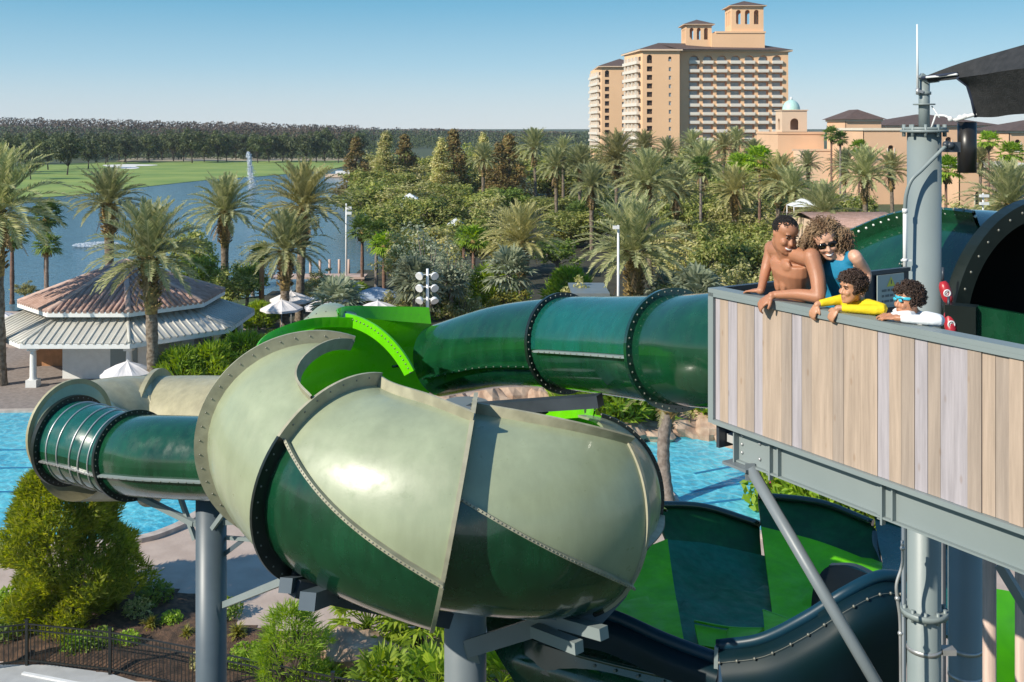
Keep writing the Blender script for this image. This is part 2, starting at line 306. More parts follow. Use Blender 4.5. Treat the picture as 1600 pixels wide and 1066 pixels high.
# ================================================================ SETTING
def GP(pts,z=0.0): return [tuple(G(u,v,z))[:2] for u,v in pts]
def smooth_poly(pts,n=6):
    q=[Vector((p[0],p[1],0)) for p in pts]; m=len(q); out=[]
    for i in range(m):
        p0,p1,p2,p3=q[i-1],q[i],q[(i+1)%m],q[(i+2)%m]
        for k in range(n):
            t=k/n; v=.5*((2*p1)+(p2-p0)*t+(2*p0-5*p1+4*p2-p3)*t*t+(3*p1-p0-3*p2+p3)*t**3); out.append((v.x,v.y))
    return out
sheet('ground',[(-9000,-60),(9000,-60),(9000,12000),(-9000,12000)],-.30,'ground_cover')
sheet('lake',smooth_poly(GP([(-500,520),(40,479),(200,474),(380,462),(520,441),(590,428),(650,416),(790,402),(805,375),(690,360),(640,350),(600,330),(560,295),(537,264),(450,267),(380,266),(240,280),(60,290),(-500,300)])),-.20,'lake_water')
sheet('fairway',smooth_poly(GP([(-600,345),(40,309),(130,302),(200,294),(330,280),(430,273),(527,262),(548,249),(420,250),(300,251),(120,255),(-50,262),(-600,270)])),-.12,'grass_fairway')
sheet('sand_track',GP([(180,252),(560,250.5),(560,246),(380,244),(200,247)]),-.10,'dry_ground')
sheet('bunker',smooth_poly(GP([(160,258),(180,262),(205,264),(218,262),(212,259.5),(232,259),(246,257.5),(205,256.5),(185,257)]),5),-.05,'sand')
sheet('beach',smooth_poly(GP([(640,333),(700,333),(690,345),(645,347)])),-.12,'beach_red')
sheet('shore_lawn',smooth_poly(GP([(520,446),(600,431),(680,420),(700,432),(600,445),(540,452)])),-.14,'dry_ground')
sheet('lawn',smooth_poly(GP([(350,492),(390,470),(480,455),(700,448),(720,486),(600,500),(470,505)])),-.14,'grass_lawn')
sheet('far_path',smooth_poly(GP([(860,365),(960,380),(940,392),(1010,400),(1010,384),(900,360)])),-.14,'paver')
sheet('deck',[(-60,20),(45,20),(45,52),(30,56),(8,60),(-4,64),(-14,72),(-30,82),(-60,88)],-.08,'paver')
sheet('paved_path',smooth_poly(GP([(-100,640),(60,640),(150,628),(220,590),(300,560),(420,530),(420,512),(280,520),(-100,560)])),-.06,'paver_dark')
poolL=smooth_poly(GP([(-300,648),(-20,645),(70,645),(200,655),(340,690),(345,770),(298,806),(262,826),(205,842),(80,850),(-60,858),(-300,860)]),6)
poolR=smooth_poly(GP([(880,712),(960,693),(1010,685),(1066,677),(1102,681),(1150,692),(1280,715),(1330,760),(1260,830),(1140,825),(1072,803),(1058,780),(1035,764),(960,755),(880,745)]),6)
def pool(pts,nm):
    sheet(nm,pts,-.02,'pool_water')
    b=MB(); n=len(pts); c=Vector((sum(p[0] for p in pts)/n,sum(p[1] for p in pts)/n,0))
    rows=[[],[],[],[]]
    for i,p in enumerate(pts):
        a=Vector((pts[i-1][0],pts[i-1][1],0)); q=Vector((pts[(i+1)%n][0],pts[(i+1)%n][1],0)); t=(q-a).normalized(); nn=Vector((t.y,-t.x,0)); P0=Vector((p[0],p[1],0))
        if (P0+nn-c).length<(P0-c).length and False: nn=-nn
        ar=sum(pts[k-1][0]*pts[k][1]-pts[k][0]*pts[k-1][1] for k in range(n))
        if ar<0: nn=-nn
        rows[0].append(P0+Vector((0,0,-.03))); rows[1].append(P0+Vector((0,0,.10))); rows[2].append(P0+nn*.38+Vector((0,0,.10))); rows[3].append(P0+nn*.38+Vector((0,0,-.1)))
    for r in rows: r.append(r[0])
    b.grid(rows,sm=False); tag(b.build(nm+'_coping','coping',loc=(0,0,0)),kind='structure')
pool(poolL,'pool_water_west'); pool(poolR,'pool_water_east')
b=MB()
for L_ in ([(0,706),(60,702)],[(0,735),(52,730)],[(0,770),(30,768)]):
    p=[G(u,v,-.012) for u,v in L_]; b.bar(p[0]-Vector((6,0,0)),p[1]+Vector((1,0,0)),.16,.006)
for L_ in ([(1085,740),(1180,715)],[(1078,768),(1200,745)],[(1100,787),(1240,770)]):
    p=[G(u,v,-.012) for u,v in L_]; b.bar(p[0],p[1]+Vector((3,1,0)),.18,.006)
mat('lane_blue',(.01,.16,.33),.3,var=.05); tag(b.build('pool_lane_marking','lane_blue',loc=(0,0,0)),kind='structure')
# mulch bed with an uneven surface
def bed(nm,poly,m,h=.25,step=.5,z0=-.07):
    xs=[p[0] for p in poly]; ys=[p[1] for p in poly]
    def inside(x,y):
        c=False; j=len(poly)-1
        for i in range(len(poly)):
            if (poly[i][1]>y)!=(poly[j][1]>y) and x<(poly[j][0]-poly[i][0])*(y-poly[i][1])/(poly[j][1]-poly[i][1])+poly[i][0]: c=not c
            j=i
        return c
    b=MB(); idx={}; vs=[];fs=[]; nx=int((max(xs)-min(xs))/step)+2; ny=int((max(ys)-min(ys))/step)+2
    def vid(i,j):
        if (i,j) not in idx:
            x=min(xs)+i*step; y=min(ys)+j*step; ins=all(inside(x+a*step,y+c*step) for a in(-1,0,1) for c in(-1,0,1))
            z=z0+(h*(.6+.8*noise.noise(Vector((x*.5,y*.5,3)))) if ins else 0)
            idx[(i,j)]=len(vs); vs.append((x,y,z))
        return idx[(i,j)]
    for i in range(nx):
        for j in range(ny):
            if inside(min(xs)+(i+.5)*step,min(ys)+(j+.5)*step): fs.append((vid(i,j),vid(i+1,j),vid(i+1,j+1),vid(i,j+1)))
    b.add(vs,fs,0,True); return tag(b.build(nm,m,loc=(0,0,0)),kind='structure')
bed('mulch_bed',smooth_poly(GP([(-250,955),(0,925),(60,905),(150,898),(230,912),(300,925),(330,950),(390,975),(470,985),(560,990),(640,1010),(800,1040),(900,1110),(500,1110),(200,1060),(0,1035),(-250,1010)])),'mulch',.3,.35)
bed('planting_bed',smooth_poly([(-6,64),(3,58),(10,56),(20,54),(32,50),(60,52),(75,80),(70,175),(-2,175),(-12,120),(-22,92),(-18,72)]),'soil',.4,2.0,-.12)
sheet('concrete_walk',GP([(-300,1066),(-40,1037),(75,1037),(170,1050),(300,1090),(340,1300),(-300,1300)]),-.03,'concrete')
# ================================================================ VEGETATION
def trunk_mb(h,r0,r1,lean=(0,0),n=10,rings=14,rough=.12,seed=1,flare=1.3):
    b=MB(); rr=random.Random(seed); pts=[];rad=[]
    for i in range(rings+1):
        t=i/rings; pts.append(Vector((lean[0]*t*t,lean[1]*t*t,h*t))); rad.append((r0+(r1-r0)*t)*(1+rough*(rr.random()-.5)*2)*(flare if i==0 else 1))
    b.tube(pts,rad,n,caps=False); return b,pts[-1]
def frond(b,base,az,el,L,droop,nl=30,ll=.5,w=.055,rr=rnd,mi=0,fold=.38):
    d=Vector((math.cos(az)*math.cos(el),math.sin(az)*math.cos(el),math.sin(el))); side=Vector((-math.sin(az),math.cos(az),0))
    pts=[]; p=Vector(base); dd=d.copy(); N=10; tw=rr.uniform(-.3,.3)
    for i in range(N+1):
        pts.append(p.copy()); p=p+dd*(L/N); dd=(dd+Vector((0,0,-droop/N*(.5+1.2*i/N)))).normalized()
    vs=[];fs=[]
    for i,q in enumerate(pts):
        ww=.045*(1-i/N)+.012; vs+= [q-side*ww,q+side*ww]
    for i in range(N): fs.append((2*i,2*i+1,2*i+3,2*i+2))
    b.add(vs,fs,mi)
    for k in range(nl):
        t=.14+.86*(k+.5)/nl; x=t*N; i=min(int(x),N-1); q=pts[i].lerp(pts[i+1],x-i); tg=(pts[i+1]-pts[i]).normalized(); up=side.cross(tg); up=up if up.z>0 else -up
        l=ll*(.45+.55*math.sin(PI*min(1,t*1.05)))*(1.0 if t<.85 else .75)
        for s in(-1,1):
            dirv=(side*s*(.75)+tg*(.75+.2*rr.random())+up*(fold*(.6+.8*rr.random()))+Vector((0,0,-.25*rr.random()))).normalized()
            e=q+dirv*l*rr.uniform(.85,1.1); wd=tg*w*.5; m=q.lerp(e,.45)
            b.add([q-wd*.6,m-wd,e,m+wd],[(0,1,2,3)],mi)
def date_palm(nm,h=8,L=3.5,nf=52,seed=1,leaf='leaf_date',nl=30,w=.06,r=.26,lean=(0,0)):
    rr=random.Random(seed); t=thing(nm,'date palm','palm'); 
    tb,top=trunk_mb(h-.2,r,r*.92,lean,seed=seed,rings=22,rough=.10); tb.build('trunk','bark_date',t)
    bb=MB(); pts=[top+Vector((0,0,z)) for z in(-2.6,-2.0,-1.1,-.6,-.2,.1,.3)]; bb.tube(pts,[r*1.0,r*1.14,r*1.22,r*1.42,r*1.5,r*1.2,r*.6],12,caps=True)
    for k in range(150):
        a=rr.uniform(0,2*PI); z=rr.uniform(-2.3,.15); d=Vector((math.cos(a),math.sin(a),.9)); bb.bar(top+Vector((math.cos(a)*r*1.2,math.sin(a)*r*1.2,z)),top+Vector((math.cos(a)*r*1.2,math.sin(a)*r*1.2,z))+d*.18,.1,.04)
    bb.build('boot','bark_boot',t)
    c=MB()
    for k in range(nf):
        u=(k+.5)/nf; el=R(86-98*u**1.2)+rr.uniform(-.12,.12); az=k*2.39996+rr.uniform(-.15,.15)
        frond(c,top+Vector((0,0,.1)),az,el,L*rr.uniform(.88,1.08)*(.85+.15*math.sin(PI*u)),.75+.75*rr.random(),nl,.52*L/3.5,w,rr)
    c.build('crown',leaf,t); c=MB()
    for k in range(11): frond(c,top+Vector((0,0,-.1)),rr.uniform(0,6.28),R(rr.uniform(-75,-25)),L*rr.uniform(.45,.7),.5,18,.3,w*.8,rr)
    c.build('dead_frond','leaf_dead',t); return t
def fan_palm(nm,h=7,seed=1,nf=34,R_=.95,leaf='leaf_fan',skirt=True,r=.17,bark='bark_red',lean=(0,0),pet=.8):
    rr=random.Random(seed); t=thing(nm,'fan palm','palm'); tb,top=trunk_mb(h,r*1.15,r*.85,lean,seed=seed,rings=16); tb.build('trunk',bark,t)
    if skirt:
        s=MB()
        s.tube([top+Vector((0,0,z)) for z in(-1.0,-.6,-.1,.15)],[r*1.0,r*1.7,r*1.6,r*.8],9)
        for k in range(26):
            a=rr.uniform(0,2*PI); q=top+Vector((math.cos(a)*.12,math.sin(a)*.12,-.1)); e=q+Vector((math.cos(a)*.35,math.sin(a)*.35,-rr.uniform(.5,.9))); s.bar(q,e,.12,.01)
        s.build('skirt','bark_boot',t)
    c=MB()
    for k in range(nf):
        u=(k+.5)/nf; el=R(80-115*u)+rr.uniform(-.15,.15); az=k*2.39996+rr.uniform(-.2,.2); d=Vector((math.cos(az)*math.cos(el),math.sin(az)*math.cos(el),math.sin(el)))
        q=top+d*pet*rr.uniform(.7,1.1)+Vector((0,0,.1)); c.bar(top,q,.02,.02)
        sd_=Vector((-math.sin(az),math.cos(az),0)); up=sd_.cross(d); 
        ns=11
        for i in range(ns):
            a=R(-85+170*i/(ns-1)); dv=(d*math.cos(a)+sd_*math.sin(a)+up*rr.uniform(-.12,.12)).normalized(); l=R_*(.75+.25*math.cos(a))*rr.uniform(.85,1.05); e=q+dv*l+Vector((0,0,-.28*l*rr.random()-.05)); m=q+dv*l*.6; pw=dv.cross(up).normalized()*R_*.085
            c.add([q,m-pw,e,m+pw],[(0,1,2,3)])
    c.build('crown',leaf,t); return t
def broad_tree(nm,h=7,rx=3,rz=2.4,seed=1,leaf='leaf_oak',ncl=46,per=75,ls=.17,bark='bark_grey',tr=.18,low=.28,shape='round',multi=5):
    rr=random.Random(seed); t=thing(nm,'tree','tree'); tb=MB(); hz=h-rz
    base=Vector((0,0,0)); fork=Vector((rr.uniform(-.2,.2),rr.uniform(-.2,.2),h*low)); tb.tube([base,fork*.5,fork],[tr*1.3,tr,tr*.85],8,caps=False)
    c=MB(); cls=[]
    for k in range(ncl):
        for _ in range(20):
            v=Vector((rr.uniform(-1,1),rr.uniform(-1,1),rr.uniform(-1,1)))
            if .25<v.length<1: break
        v=v*(.75+.25*noise.noise(v*1.5+Vector((seed*3.1,0,0)))*2)
        if shape=='cone':
            z=rr.random()**1.25; rad=(1-z)**.8*rx*(.75+.35*rr.random()); a=rr.uniform(0,2*PI); p=Vector((math.cos(a)*rad*rr.random()**.4,math.sin(a)*rad*rr.random()**.4,h*.1+z*h*.9)); cr_=.55+.5*(1-z)
        else:
            p=Vector((v.x*rx,v.y*rx,hz+v.z*rz)); cr_=rr.uniform(.5,.95)*rx/3
        cls.append((p,cr_))
    for p,cr_ in cls[:multi*3]:
        mid=fork.lerp(p,.5)+Vector((0,0,.2)); tb.tube([fork if shape!='cone' else Vector((0,0,p.z*.8)),mid if shape!='cone' else p.lerp(Vector((0,0,p.z*.8)),.5),p],[tr*.5,tr*.3,tr*.1],5,caps=False)
    if shape=='cone': tb.tube([fork,Vector((0,0,h*.95))],[tr*.8,.03],6,caps=False)
    tb.build('trunk',bark,t)
    for p,cr_ in cls:
        for k in range(per):
            d=Vector((rr.gauss(0,1),rr.gauss(0,1),rr.gauss(0,.75))); d.normalize(); q=p+d*cr_*rr.random()**.45
            nrm=(d+Vector((rr.uniform(-.9,.9),rr.uniform(-.9,.9),rr.uniform(-.3,1.2)))).normalized(); a=nrm.orthogonal().normalized(); bb=nrm.cross(a); th=rr.uniform(0,6.28); a,bb=a*math.cos(th)+bb*math.sin(th),bb*math.cos(th)-a*math.sin(th); s=ls*rr.uniform(.6,1.3)
            c.add([q-a*s,q-bb*s*.45,q+a*s,q+bb*s*.45],[(0,1,2,3)])
    c.build('crown',leaf,t); return t
def spray_bush(nm,h=5,rx=2,leaf='leaf_bush',n=2600,seed=1,L=.55,w=.03,label='',parts=True,cone=.55):
    rr=random.Random(seed); t=thing(nm,label,'shrub'); tb=MB()
    for k in range(9):
        a=rr.uniform(0,6.28); e=Vector((math.cos(a)*rx*.6,math.sin(a)*rx*.6,h*rr.uniform(.5,.85))); tb.tube([Vector((0,0,0)),e*.5+Vector((0,0,.3)),e],[.09,.05,.015],5,caps=False)
    tb.build('stem','bark_dark',t); c=MB()
    for k in range(n):
        z=rr.random()**.9; a=rr.uniform(0,6.28); prof=math.sin(PI*min(1,(z*.82+.14)))**cone*(1-.33*z); lump=1+.42*noise.noise(Vector((math.cos(a)*1.6,math.sin(a)*1.6,z*5+seed)))*2
        rd=rx*prof*lump*(.55+.45*rr.random()**.35); p=Vector((math.cos(a)*rd,math.sin(a)*rd,h*(.04+.9*z)))
        out=(Vector((math.cos(a),math.sin(a),0))*.7+Vector((rr.uniform(-.5,.5),rr.uniform(-.5,.5),.9))).normalized()
        ax=out.orthogonal().normalized(); ay=out.cross(ax)
        for j in range(5):
            th=rr.uniform(0,6.28); dv=(out+ (ax*math.cos(th)+ay*math.sin(th))*rr.uniform(.3,1.1)).normalized(); q=p+out*L*.25*j/5; e=q+dv*L*rr.uniform(.5,1); s=dv.cross(Vector((math.cos(th),math.sin(th),.3))).normalized()*w; m=q.lerp(e,.5)
            c.add([q,m-s,e,m+s],[(0,1,2,3)])
    c.build('foliage',leaf,t); return t
def leafy_shrub(nm,rx=.8,h=.9,leaf='leaf_bright',n=900,seed=1,ls=.12,label='shrub',blade=False):
    rr=random.Random(seed); t=thing(nm,label,'shrub'); c=MB(); tb=MB()
    for k in range(5): 
        a=rr.uniform(0,6.28); tb.tube([(0,0,0),(math.cos(a)*rx*.3,math.sin(a)*rx*.3,h*.6)],[.03,.012],5,caps=False)
    tb.build('stem','bark_dark',t)
    for k in range(n):
        if blade:
            a=rr.uniform(0,6.28); el=R(rr.uniform(20,85)); d=Vector((math.cos(a)*math.cos(el),math.sin(a)*math.cos(el),math.sin(el))); L=rx*rr.uniform(.7,1.2); q=Vector((rr.uniform(-.1,.1),rr.uniform(-.1,.1),.05+rr.random()*h*.5)); m=q+d*L*.6; e=m+(d+Vector((0,0,-.7))).normalized()*L*.45; s=Vector((-math.sin(a),math.cos(a),0))*ls*.35
            c.add([q-s*.5,q+s*.5,m+s,m-s],[(0,1,2,3)]); c.add([m-s,m+s,e],[(0,1,2)])
        else:
            v=Vector((rr.gauss(0,.5),rr.gauss(0,.5),0)); z=h*(rr.random()); lim=rx*math.sqrt(max(.05,1-(z/h-.4)**2*1.6))
            a=rr.uniform(0,6.28); rd=lim*rr.random()**.5; q=Vector((math.cos(a)*rd,math.sin(a)*rd,z)); nrm=Vector((rr.uniform(-1,1),rr.uniform(-1,1),rr.uniform(0,1.3))).normalized(); a1=nrm.orthogonal().normalized(); b1=nrm.cross(a1); th=rr.uniform(0,6.28); a1,b1=a1*math.cos(th)+b1*math.sin(th),b1*math.cos(th)-a1*math.sin(th); s=ls*rr.uniform(.6,1.3)
            c.add([q-a1*s,q-b1*s*.5,q+a1*s,q+b1*s*.5],[(0,1,2,3)])
    c.build('foliage',leaf,t); return t
used=set()
def put(proto,loc,rz,s,label,group,cat=None):
    if proto.name in used: o=copy_tree(proto,loc=loc,rz=rz,sc_=s,label=label,group=group)
    else: used.add(proto.name); o=proto; o.location=loc; o.rotation_euler.z=rz; o.scale=(s,)*3 if not hasattr(s,'__len__') else s; o['label']=label; o['group']=group
    if cat: o['category']=cat
    return o
GZ=-.12
DPS=[date_palm('date_palm',8,3.5,82,seed=s,leaf=l,nl=36,w=.10) for s,l in((1,'leaf_date'),(2,'leaf_date'),(3,'leaf_datey'))]
def dp(k,u,v,D,cw,label,grp='date palms on the resort grounds'):
    """crown heart at photo (u,v), distance D, crown width cw metres"""
    z=H-(v-CV)/F*D; s=cw/6.3; h=z-GZ
    o=put(DPS[k%3],((u-CU)/F*D,D,GZ),rnd.uniform(0,6.28),(s,s,h/8.0*1.0),label,grp,'palm'); 
    return o
# scale crown evenly: z-scale differs when trunk is short or tall, so each height class has its own trunk
def dp2(k,u,v,D,cw,label,grp='date palms on the resort grounds',leaf=None,thick=.26):
    z=H-(v-CV)/F*D; s=cw/6.6; h=(z-GZ)
    src=DPS[k%3]
    if src.name not in used: used.add(src.name); o=src
    else: o=copy_tree(src)
    o.location=((u-CU)/F*D,D,GZ); o.rotation_euler.z=rnd.uniform(0,6.28); tag(o,label,'palm',grp)
    o.scale=(s,s,s)
    for ch in o.children:
        nm=ch.name.split('.')[0]
        if nm=='trunk': ch.scale=(thick/.26/s*1.0,thick/.26/s,(h/s)/8.0)
        elif nm=='boot': ch.location=(0,0,h/s-8.0); ch.scale=(thick/.26/s,thick/.26/s,1)
        else: ch.location=(0,0,h/s-8.0)
    o.rotation_euler.x=rnd.uniform(-.035,.035); o.rotation_euler.y=rnd.uniform(-.035,.035)
    return o
PAL=[ # k,u,v(heart),D,width,label
 (0,2,330,60,9.0,'tall date palm cut by the photo edge beside the lake'),
 (1,172,318,76,6.4,'date palm with dark swept crown rising behind the tiled pavilion roof'),
 (0,241,402,57,7.4,'large date palm standing in front of the tiled pavilion roof'),
 (1,351,330,86,7.2,'slim date palm against the lake just below the tall fountain jet'),
 (2,467,322,79,8.2,'taller of the two crossing date palms by the lake lawn'),
 (0,444,392,74,6.8,'shorter front palm of the two crossing date palms by the lake lawn'),
 (2,817,376,82,7.4,'date palm with pale arching fronds standing clear behind the green tube'),
 (1,991,392,70,8.6,'broad date palm with thick golden trunk right of the white lamp mast'),
 (0,838,232,172,8,'distant date palm beside the rust-brown cypresses'),
 (1,905,258,150,7.4,'small date palm behind the yellow-leaved bush'),
 (2,963,248,142,9.2,'date palm in front of the far hotel wing with two pale stems beside it'),
 (0,1016,288,104,8.4,'spreading silvery date palm above the broad golden-trunked one'),
 (1,1096,262,130,8.2,'date palm below the main hotel corner'),
 (2,1215,282,118,7.6,'dense date palm in front of the domed tower wall'),
 (0,1264,258,190,6.4,'small date palm on the terrace under the domed tower'),
 (1,1354,275,112,7.6,'date palm with clear trunk in front of the flat orange building'),
 (0,1572,318,92,9.0,'wide date palm low behind the black tube mouth'),
 (2,1130,232,185,7,'date palm half hidden below the balcony rows'),
 (1,1045,238,200,7,'distant date palm at the foot of the central hotel wall'),
 (0,1290,335,92,7,'low date palm beside the pinkish tile roof'),
 (2,1270,330,100,5.4,'drooping grey-green date palm behind the couple'),
 (1,880,236,190,6.4,'hazy date palm at the edge of the far hotel wing'),
 (0,1180,240,205,7,'date palm near the right end of the balcony rows'),
 (2,1530,250,175,6.5,'date palm right of the hanging black cylinder lamp'),
 (1,1060,300,112,7.2,'date palm standing between the silvery palm and the hotel corner palm'),(0,925,292,122,6.6,'dim date palm low in the grove under the far hotel wing'),(2,1150,300,108,6.8,'date palm behind the bright green fan palms'),(1,1240,300,104,6.4,'date palm left of the white gabled canopy'),(0,870,262,150,7,'date palm just right of the rusty cypresses'),(2,1005,232,190,8,'far date palm under the narrow hotel balconies'),(1,1085,228,200,7.5,'far date palm under the blank hotel wall'),(0,1150,222,215,7.5,'far date palm under the middle balcony columns'),(1,1320,262,160,7,'date palm before the pyramid-roofed building'),(2,1395,268,150,7,'date palm beside the arched window of the flat block'),(0,755,250,165,6.5,'date palm among the cypresses'),
]
for i,(k,u,v,D,cw,lb) in enumerate(PAL): dp2(k,u,v,D,cw,lb,thick=.40 if i in(7,) else (.33 if i<7 else .27))
FPS=[fan_palm('fan_palm',7,seed=4,bark='bark_red'),fan_palm('fan_palm',7,seed=9,leaf='leaf_fan',bark='bark_grey'),fan_palm('fan_palm',7,seed=12,leaf='leaf_bright',bark='bark_red')]
def fp(k,u,v,D,cw,label,grp='fan palms on the resort grounds'):
    z=H-(v-CV)/F*D; s=cw/3.2; h=z-GZ; src=FPS[k%3]
    if src.name not in used: used.add(src.name); o=src
    else: o=copy_tree(src)
    o.location=((u-CU)/F*D,D,GZ); o.rotation_euler.z=rnd.uniform(0,6.28); tag(o,label,'palm',grp); o.scale=(s,s,s)
    for ch in o.children:
        nm=ch.name.split('.')[0]
        if nm=='trunk': ch.scale=(1/s,1/s,(h/s)/7.0)
        else: ch.location=(0,0,h/s-7.0)
for a in [(0,19,373,88,3.2,'thin fan palm near the photo edge with brown skirt against the lake'),
 (0,72,342,90,3.8,'taller fan palm against the lake left of the pavilion'),(1,73,386,84,2.8,'short fan palm crown low on the same stem line against the lake'),
 (0,566,362,99,3.4,'slim fan palm on the lake shore right of the thin light mast'),(1,588,368,96,3.4,'darker fan palm close beside the slim shore palm'),
 (2,600,385,90,3.2,'small shaded fan palm at the lawn end of the shore pair'),
 (2,740,376,92,3.4,'green fan palm with orange-brown trunk in the grove'),(0,725,372,97,2.6,'smaller fan palm leaning beside the orange-brown trunk'),
 (2,1162,262,125,4.2,'bright green fan palm in front of the balcony rows'),(2,1187,252,120,4.6,'larger bright green fan palm next to the domed tower wall'),
 (2,1151,254,150,3.6,'distant fan palm between date palms under the hotel'),
 (0,1299,212,150,3.2,'tall thin fan palm before the pyramid-roofed building, higher of the pair'),(1,1313,219,150,3.0,'tall thin fan palm before the pyramid-roofed building, lower of the pair'),
 (2,1342,232,170,3.8,'bushy fan palm tip above the date palm crown by the flat orange building'),
 (2,1478,268,115,4.6,'fan palm right behind the big grey column'),(2,1545,222,160,4.4,'fan palm below the far brown roofs'),(2,1580,242,150,5.0,'fan palm at the photo edge below the brown roofs'),
 (0,905,340,135,5,'dark fan palm in the grove behind the pale-fronded date palm'),(1,1095,262,120,3.4,'slim fan palm beside the hotel corner palm'),
 (0,408,398,82,2.2,'stubby fan palm beside the wooden post by the lake')]: fp(*a)
# broadleaf grove
BT=[broad_tree('oak_tree',7,3.2,2.6,1,'leaf_oak',ls=.2),broad_tree('oak_tree',7,3.0,2.7,2,'leaf_olive'),broad_tree('oak_tree',6.5,3.4,2.4,3,'leaf_oak',ncl=52),broad_tree('leafy_tree',6,2.6,2.5,4,'leaf_olive',ncl=40,per=80),broad_tree('leafy_tree',6,2.6,2.3,5,'leaf_green',ncl=40)]
CY=[broad_tree('cypress_tree',12,3.1,5,6,'leaf_cypress',ncl=110,per=60,ls=.2,shape='cone',bark='bark_dark'),broad_tree('cypress_tree',12,2.8,5,7,'leaf_olive',ncl=100,per=60,ls=.2,shape='cone',bark='bark_dark')]
YB=broad_tree('yellow_shrub',4,2.4,1.8,8,'leaf_yellow',ncl=36,per=70,low=.12)
SP=broad_tree('sparse_tree',8,2.8,3.3,11,'leaf_silver',ncl=70,per=32,ls=.13,bark='bark_grey',multi=12)
def top_at(proto,h0,u,v,D,w0,label,grp,wid=None,rz=None):
    z=H-(v-CV)/F*D-GZ; s=z/h0; sx=(wid/w0) if wid else s
    put(proto,((u-CU)/F*D,D,GZ),rnd.uniform(0,6.28) if rz is None else rz,(sx,sx,s),label,grp,'tree')
HT={0:7,1:7,2:6.5,3:6,4:6}
GR=[]
# (proto,u,v top,D,width)
def row(D,us,vtop,ks,wid,name):
    for i,u in enumerate(us):
        k=ks[i%len(ks)]; vt=vtop[i] if hasattr(vtop,'__len__') else vtop
        nth=['first','second','third','fourth','fifth','sixth','seventh','eighth','ninth','tenth','eleventh','twelfth','thirteenth','fourteenth','fifteenth'][i]
        look={0:'dark olive oak',1:'pale olive oak',2:'broad dark oak',3:'small olive tree',4:'deep green round tree'}[k]
        top_at(BT[k],HT[k],u+rnd.uniform(-6,6),vt+rnd.uniform(-4,4),D*rnd.uniform(.97,1.03),6,f'{look}, {nth} from the lake in {name}','trees of the resort grove',wid*rnd.uniform(.9,1.15)*{0:1,1:1,2:1,3:1.15,4:1.15}[k]*6/6)
row(235,[590,625,660,700,745,790,840,885,930,985],[238,232,236,230,228,226,226,222,222,226],[1,0,2,1,0],13,'the farthest row of the grove')
row(195,[575,615,655,705,750,860,920,980,1050,1110,1165],[262,262,250,252,262,240,246,236,236,240,236],[0,2,1,0,4],11.5,'the row below the hotel wing')
row(158,[560,600,640,690,750,800,860,930,1060,1120,1180,1240],[285,285,282,276,288,290,300,290,262,266,262,270],[2,0,1,2,0,4],10,'the row behind the red beach')
row(128,[600,650,700,755,890,935,1060,1110,1165,1230,1290,1330],[318,300,296,305,318,326,300,298,300,300,292,288],[0,2,0,1,2],8.5,'the middle row of the grove')
row(104,[690,640,745,790,870,1060,1110,1160,1210,1260,1400,1490,1540],[345,345,332,350,368,345,340,335,342,318,330,300,305],[1,2,0,1,4,3],7.2,'the row beside the lamp mast')
row(86,[630,672,1075,1125,1170,1215,1085,1320,1395],[352,365,375,352,355,372,395,345,355],[1,3,1,0,2,1,1,0,1],6.4,'the row behind the couple')
row(70,[1060,1100,1140,1185,1240],[430,415,405,415,400],[1,3,1,1,3],5.0,'the row beside the platform')
row(74,[640,700,720,905,930,1045],[440,436,444,436,445,432],[3,4,1,3,1,1],4.0,'the low row behind the tube')
for i,(u,v,D,w,k) in enumerate([(604,208,200,10,1),(632,212,205,9,0),(708,204,190,9,0),(755,210,190,8,1),(796,212,180,9.5,0),(779,224,174,8,0),(690,218,184,8.5,1),(557,216,208,9,0)]):
    top_at(CY[k],12,u,v,D,6,['rust-brown cypress','grey-olive cypress'][k]+['by the lake bend','above the lake bend, tallest there','left of the twin rusty cones','right of the twin rusty cones','rising beside the distant date palm','in front of the distant date palm','filling the gap above the pale roofs','at the very edge of the fairway'][i].join([' ','']),'cypress cones of the grove',w)
put(YB,G(878,330,GZ)+Vector((0,12,0)),1,(2.2,2.0,1.6),'yellow-leaved bush patch in the middle of the grove','yellow bushes','shrub')
for u,v,D,w,hh,lb in [(900,282,128,9,3.4,'wide yellow-green bush below the small date palm'),(800,452,76,4.2,3.4,'golden flowering bush at the foot of the pale-fronded palm'),(850,455,72,3.6,2.6,'second golden bush touching the green tube'),(960,430,66,3.8,3.6,'yellow-green bush left of the thick golden trunk'),(1030,420,64,4,4.2,'yellow-green bush right of the thick golden trunk'),(755,470,60,3.4,2.6,'low yellow-green bush behind the tube crest'),(1430,300,100,5,5.2,'yellow-green bush in front of the flat orange building')]:
    put(YB,((u-CU)/F*D,D,GZ),rnd.uniform(0,6),(w/4.8,w/4.8,(H-(v-CV-10)/F*D)/4*0+hh/4),lb,'yellow bushes','shrub')
top_at(SP,8,670,352,72,6,'tall thin silvery tree with see-through crown above the slide crest','sparse silvery trees',6.4)
top_at(SP,8,705,375,80,6,'second silvery tree with bare twigs behind the first','sparse silvery trees',6)
top_at(SP,8,395,385,92,6,'bare pale tree behind the crossing date palms','sparse silvery trees',5)
for i,(u,v,D,w,k) in enumerate([(320,385,82,5.5,4),(385,400,84,5,4),(350,420,80,5,0),(300,350,95,5,0),(500,420,92,4,3),(480,438,84,3.5,3),(40,440,90,3,3)]):
    top_at(BT[k],HT[k],u,v,D,6,['pine-dark tree right of the pavilion roof','dark tree left of the crossing palms','low dark tree filling below the slim date palm','tree behind the large pavilion palm','small tree at the lake timber jetty','low bush tree on the near lake shore','small bush on the shore left of the pavilion'][i],'trees around the pavilion',w)
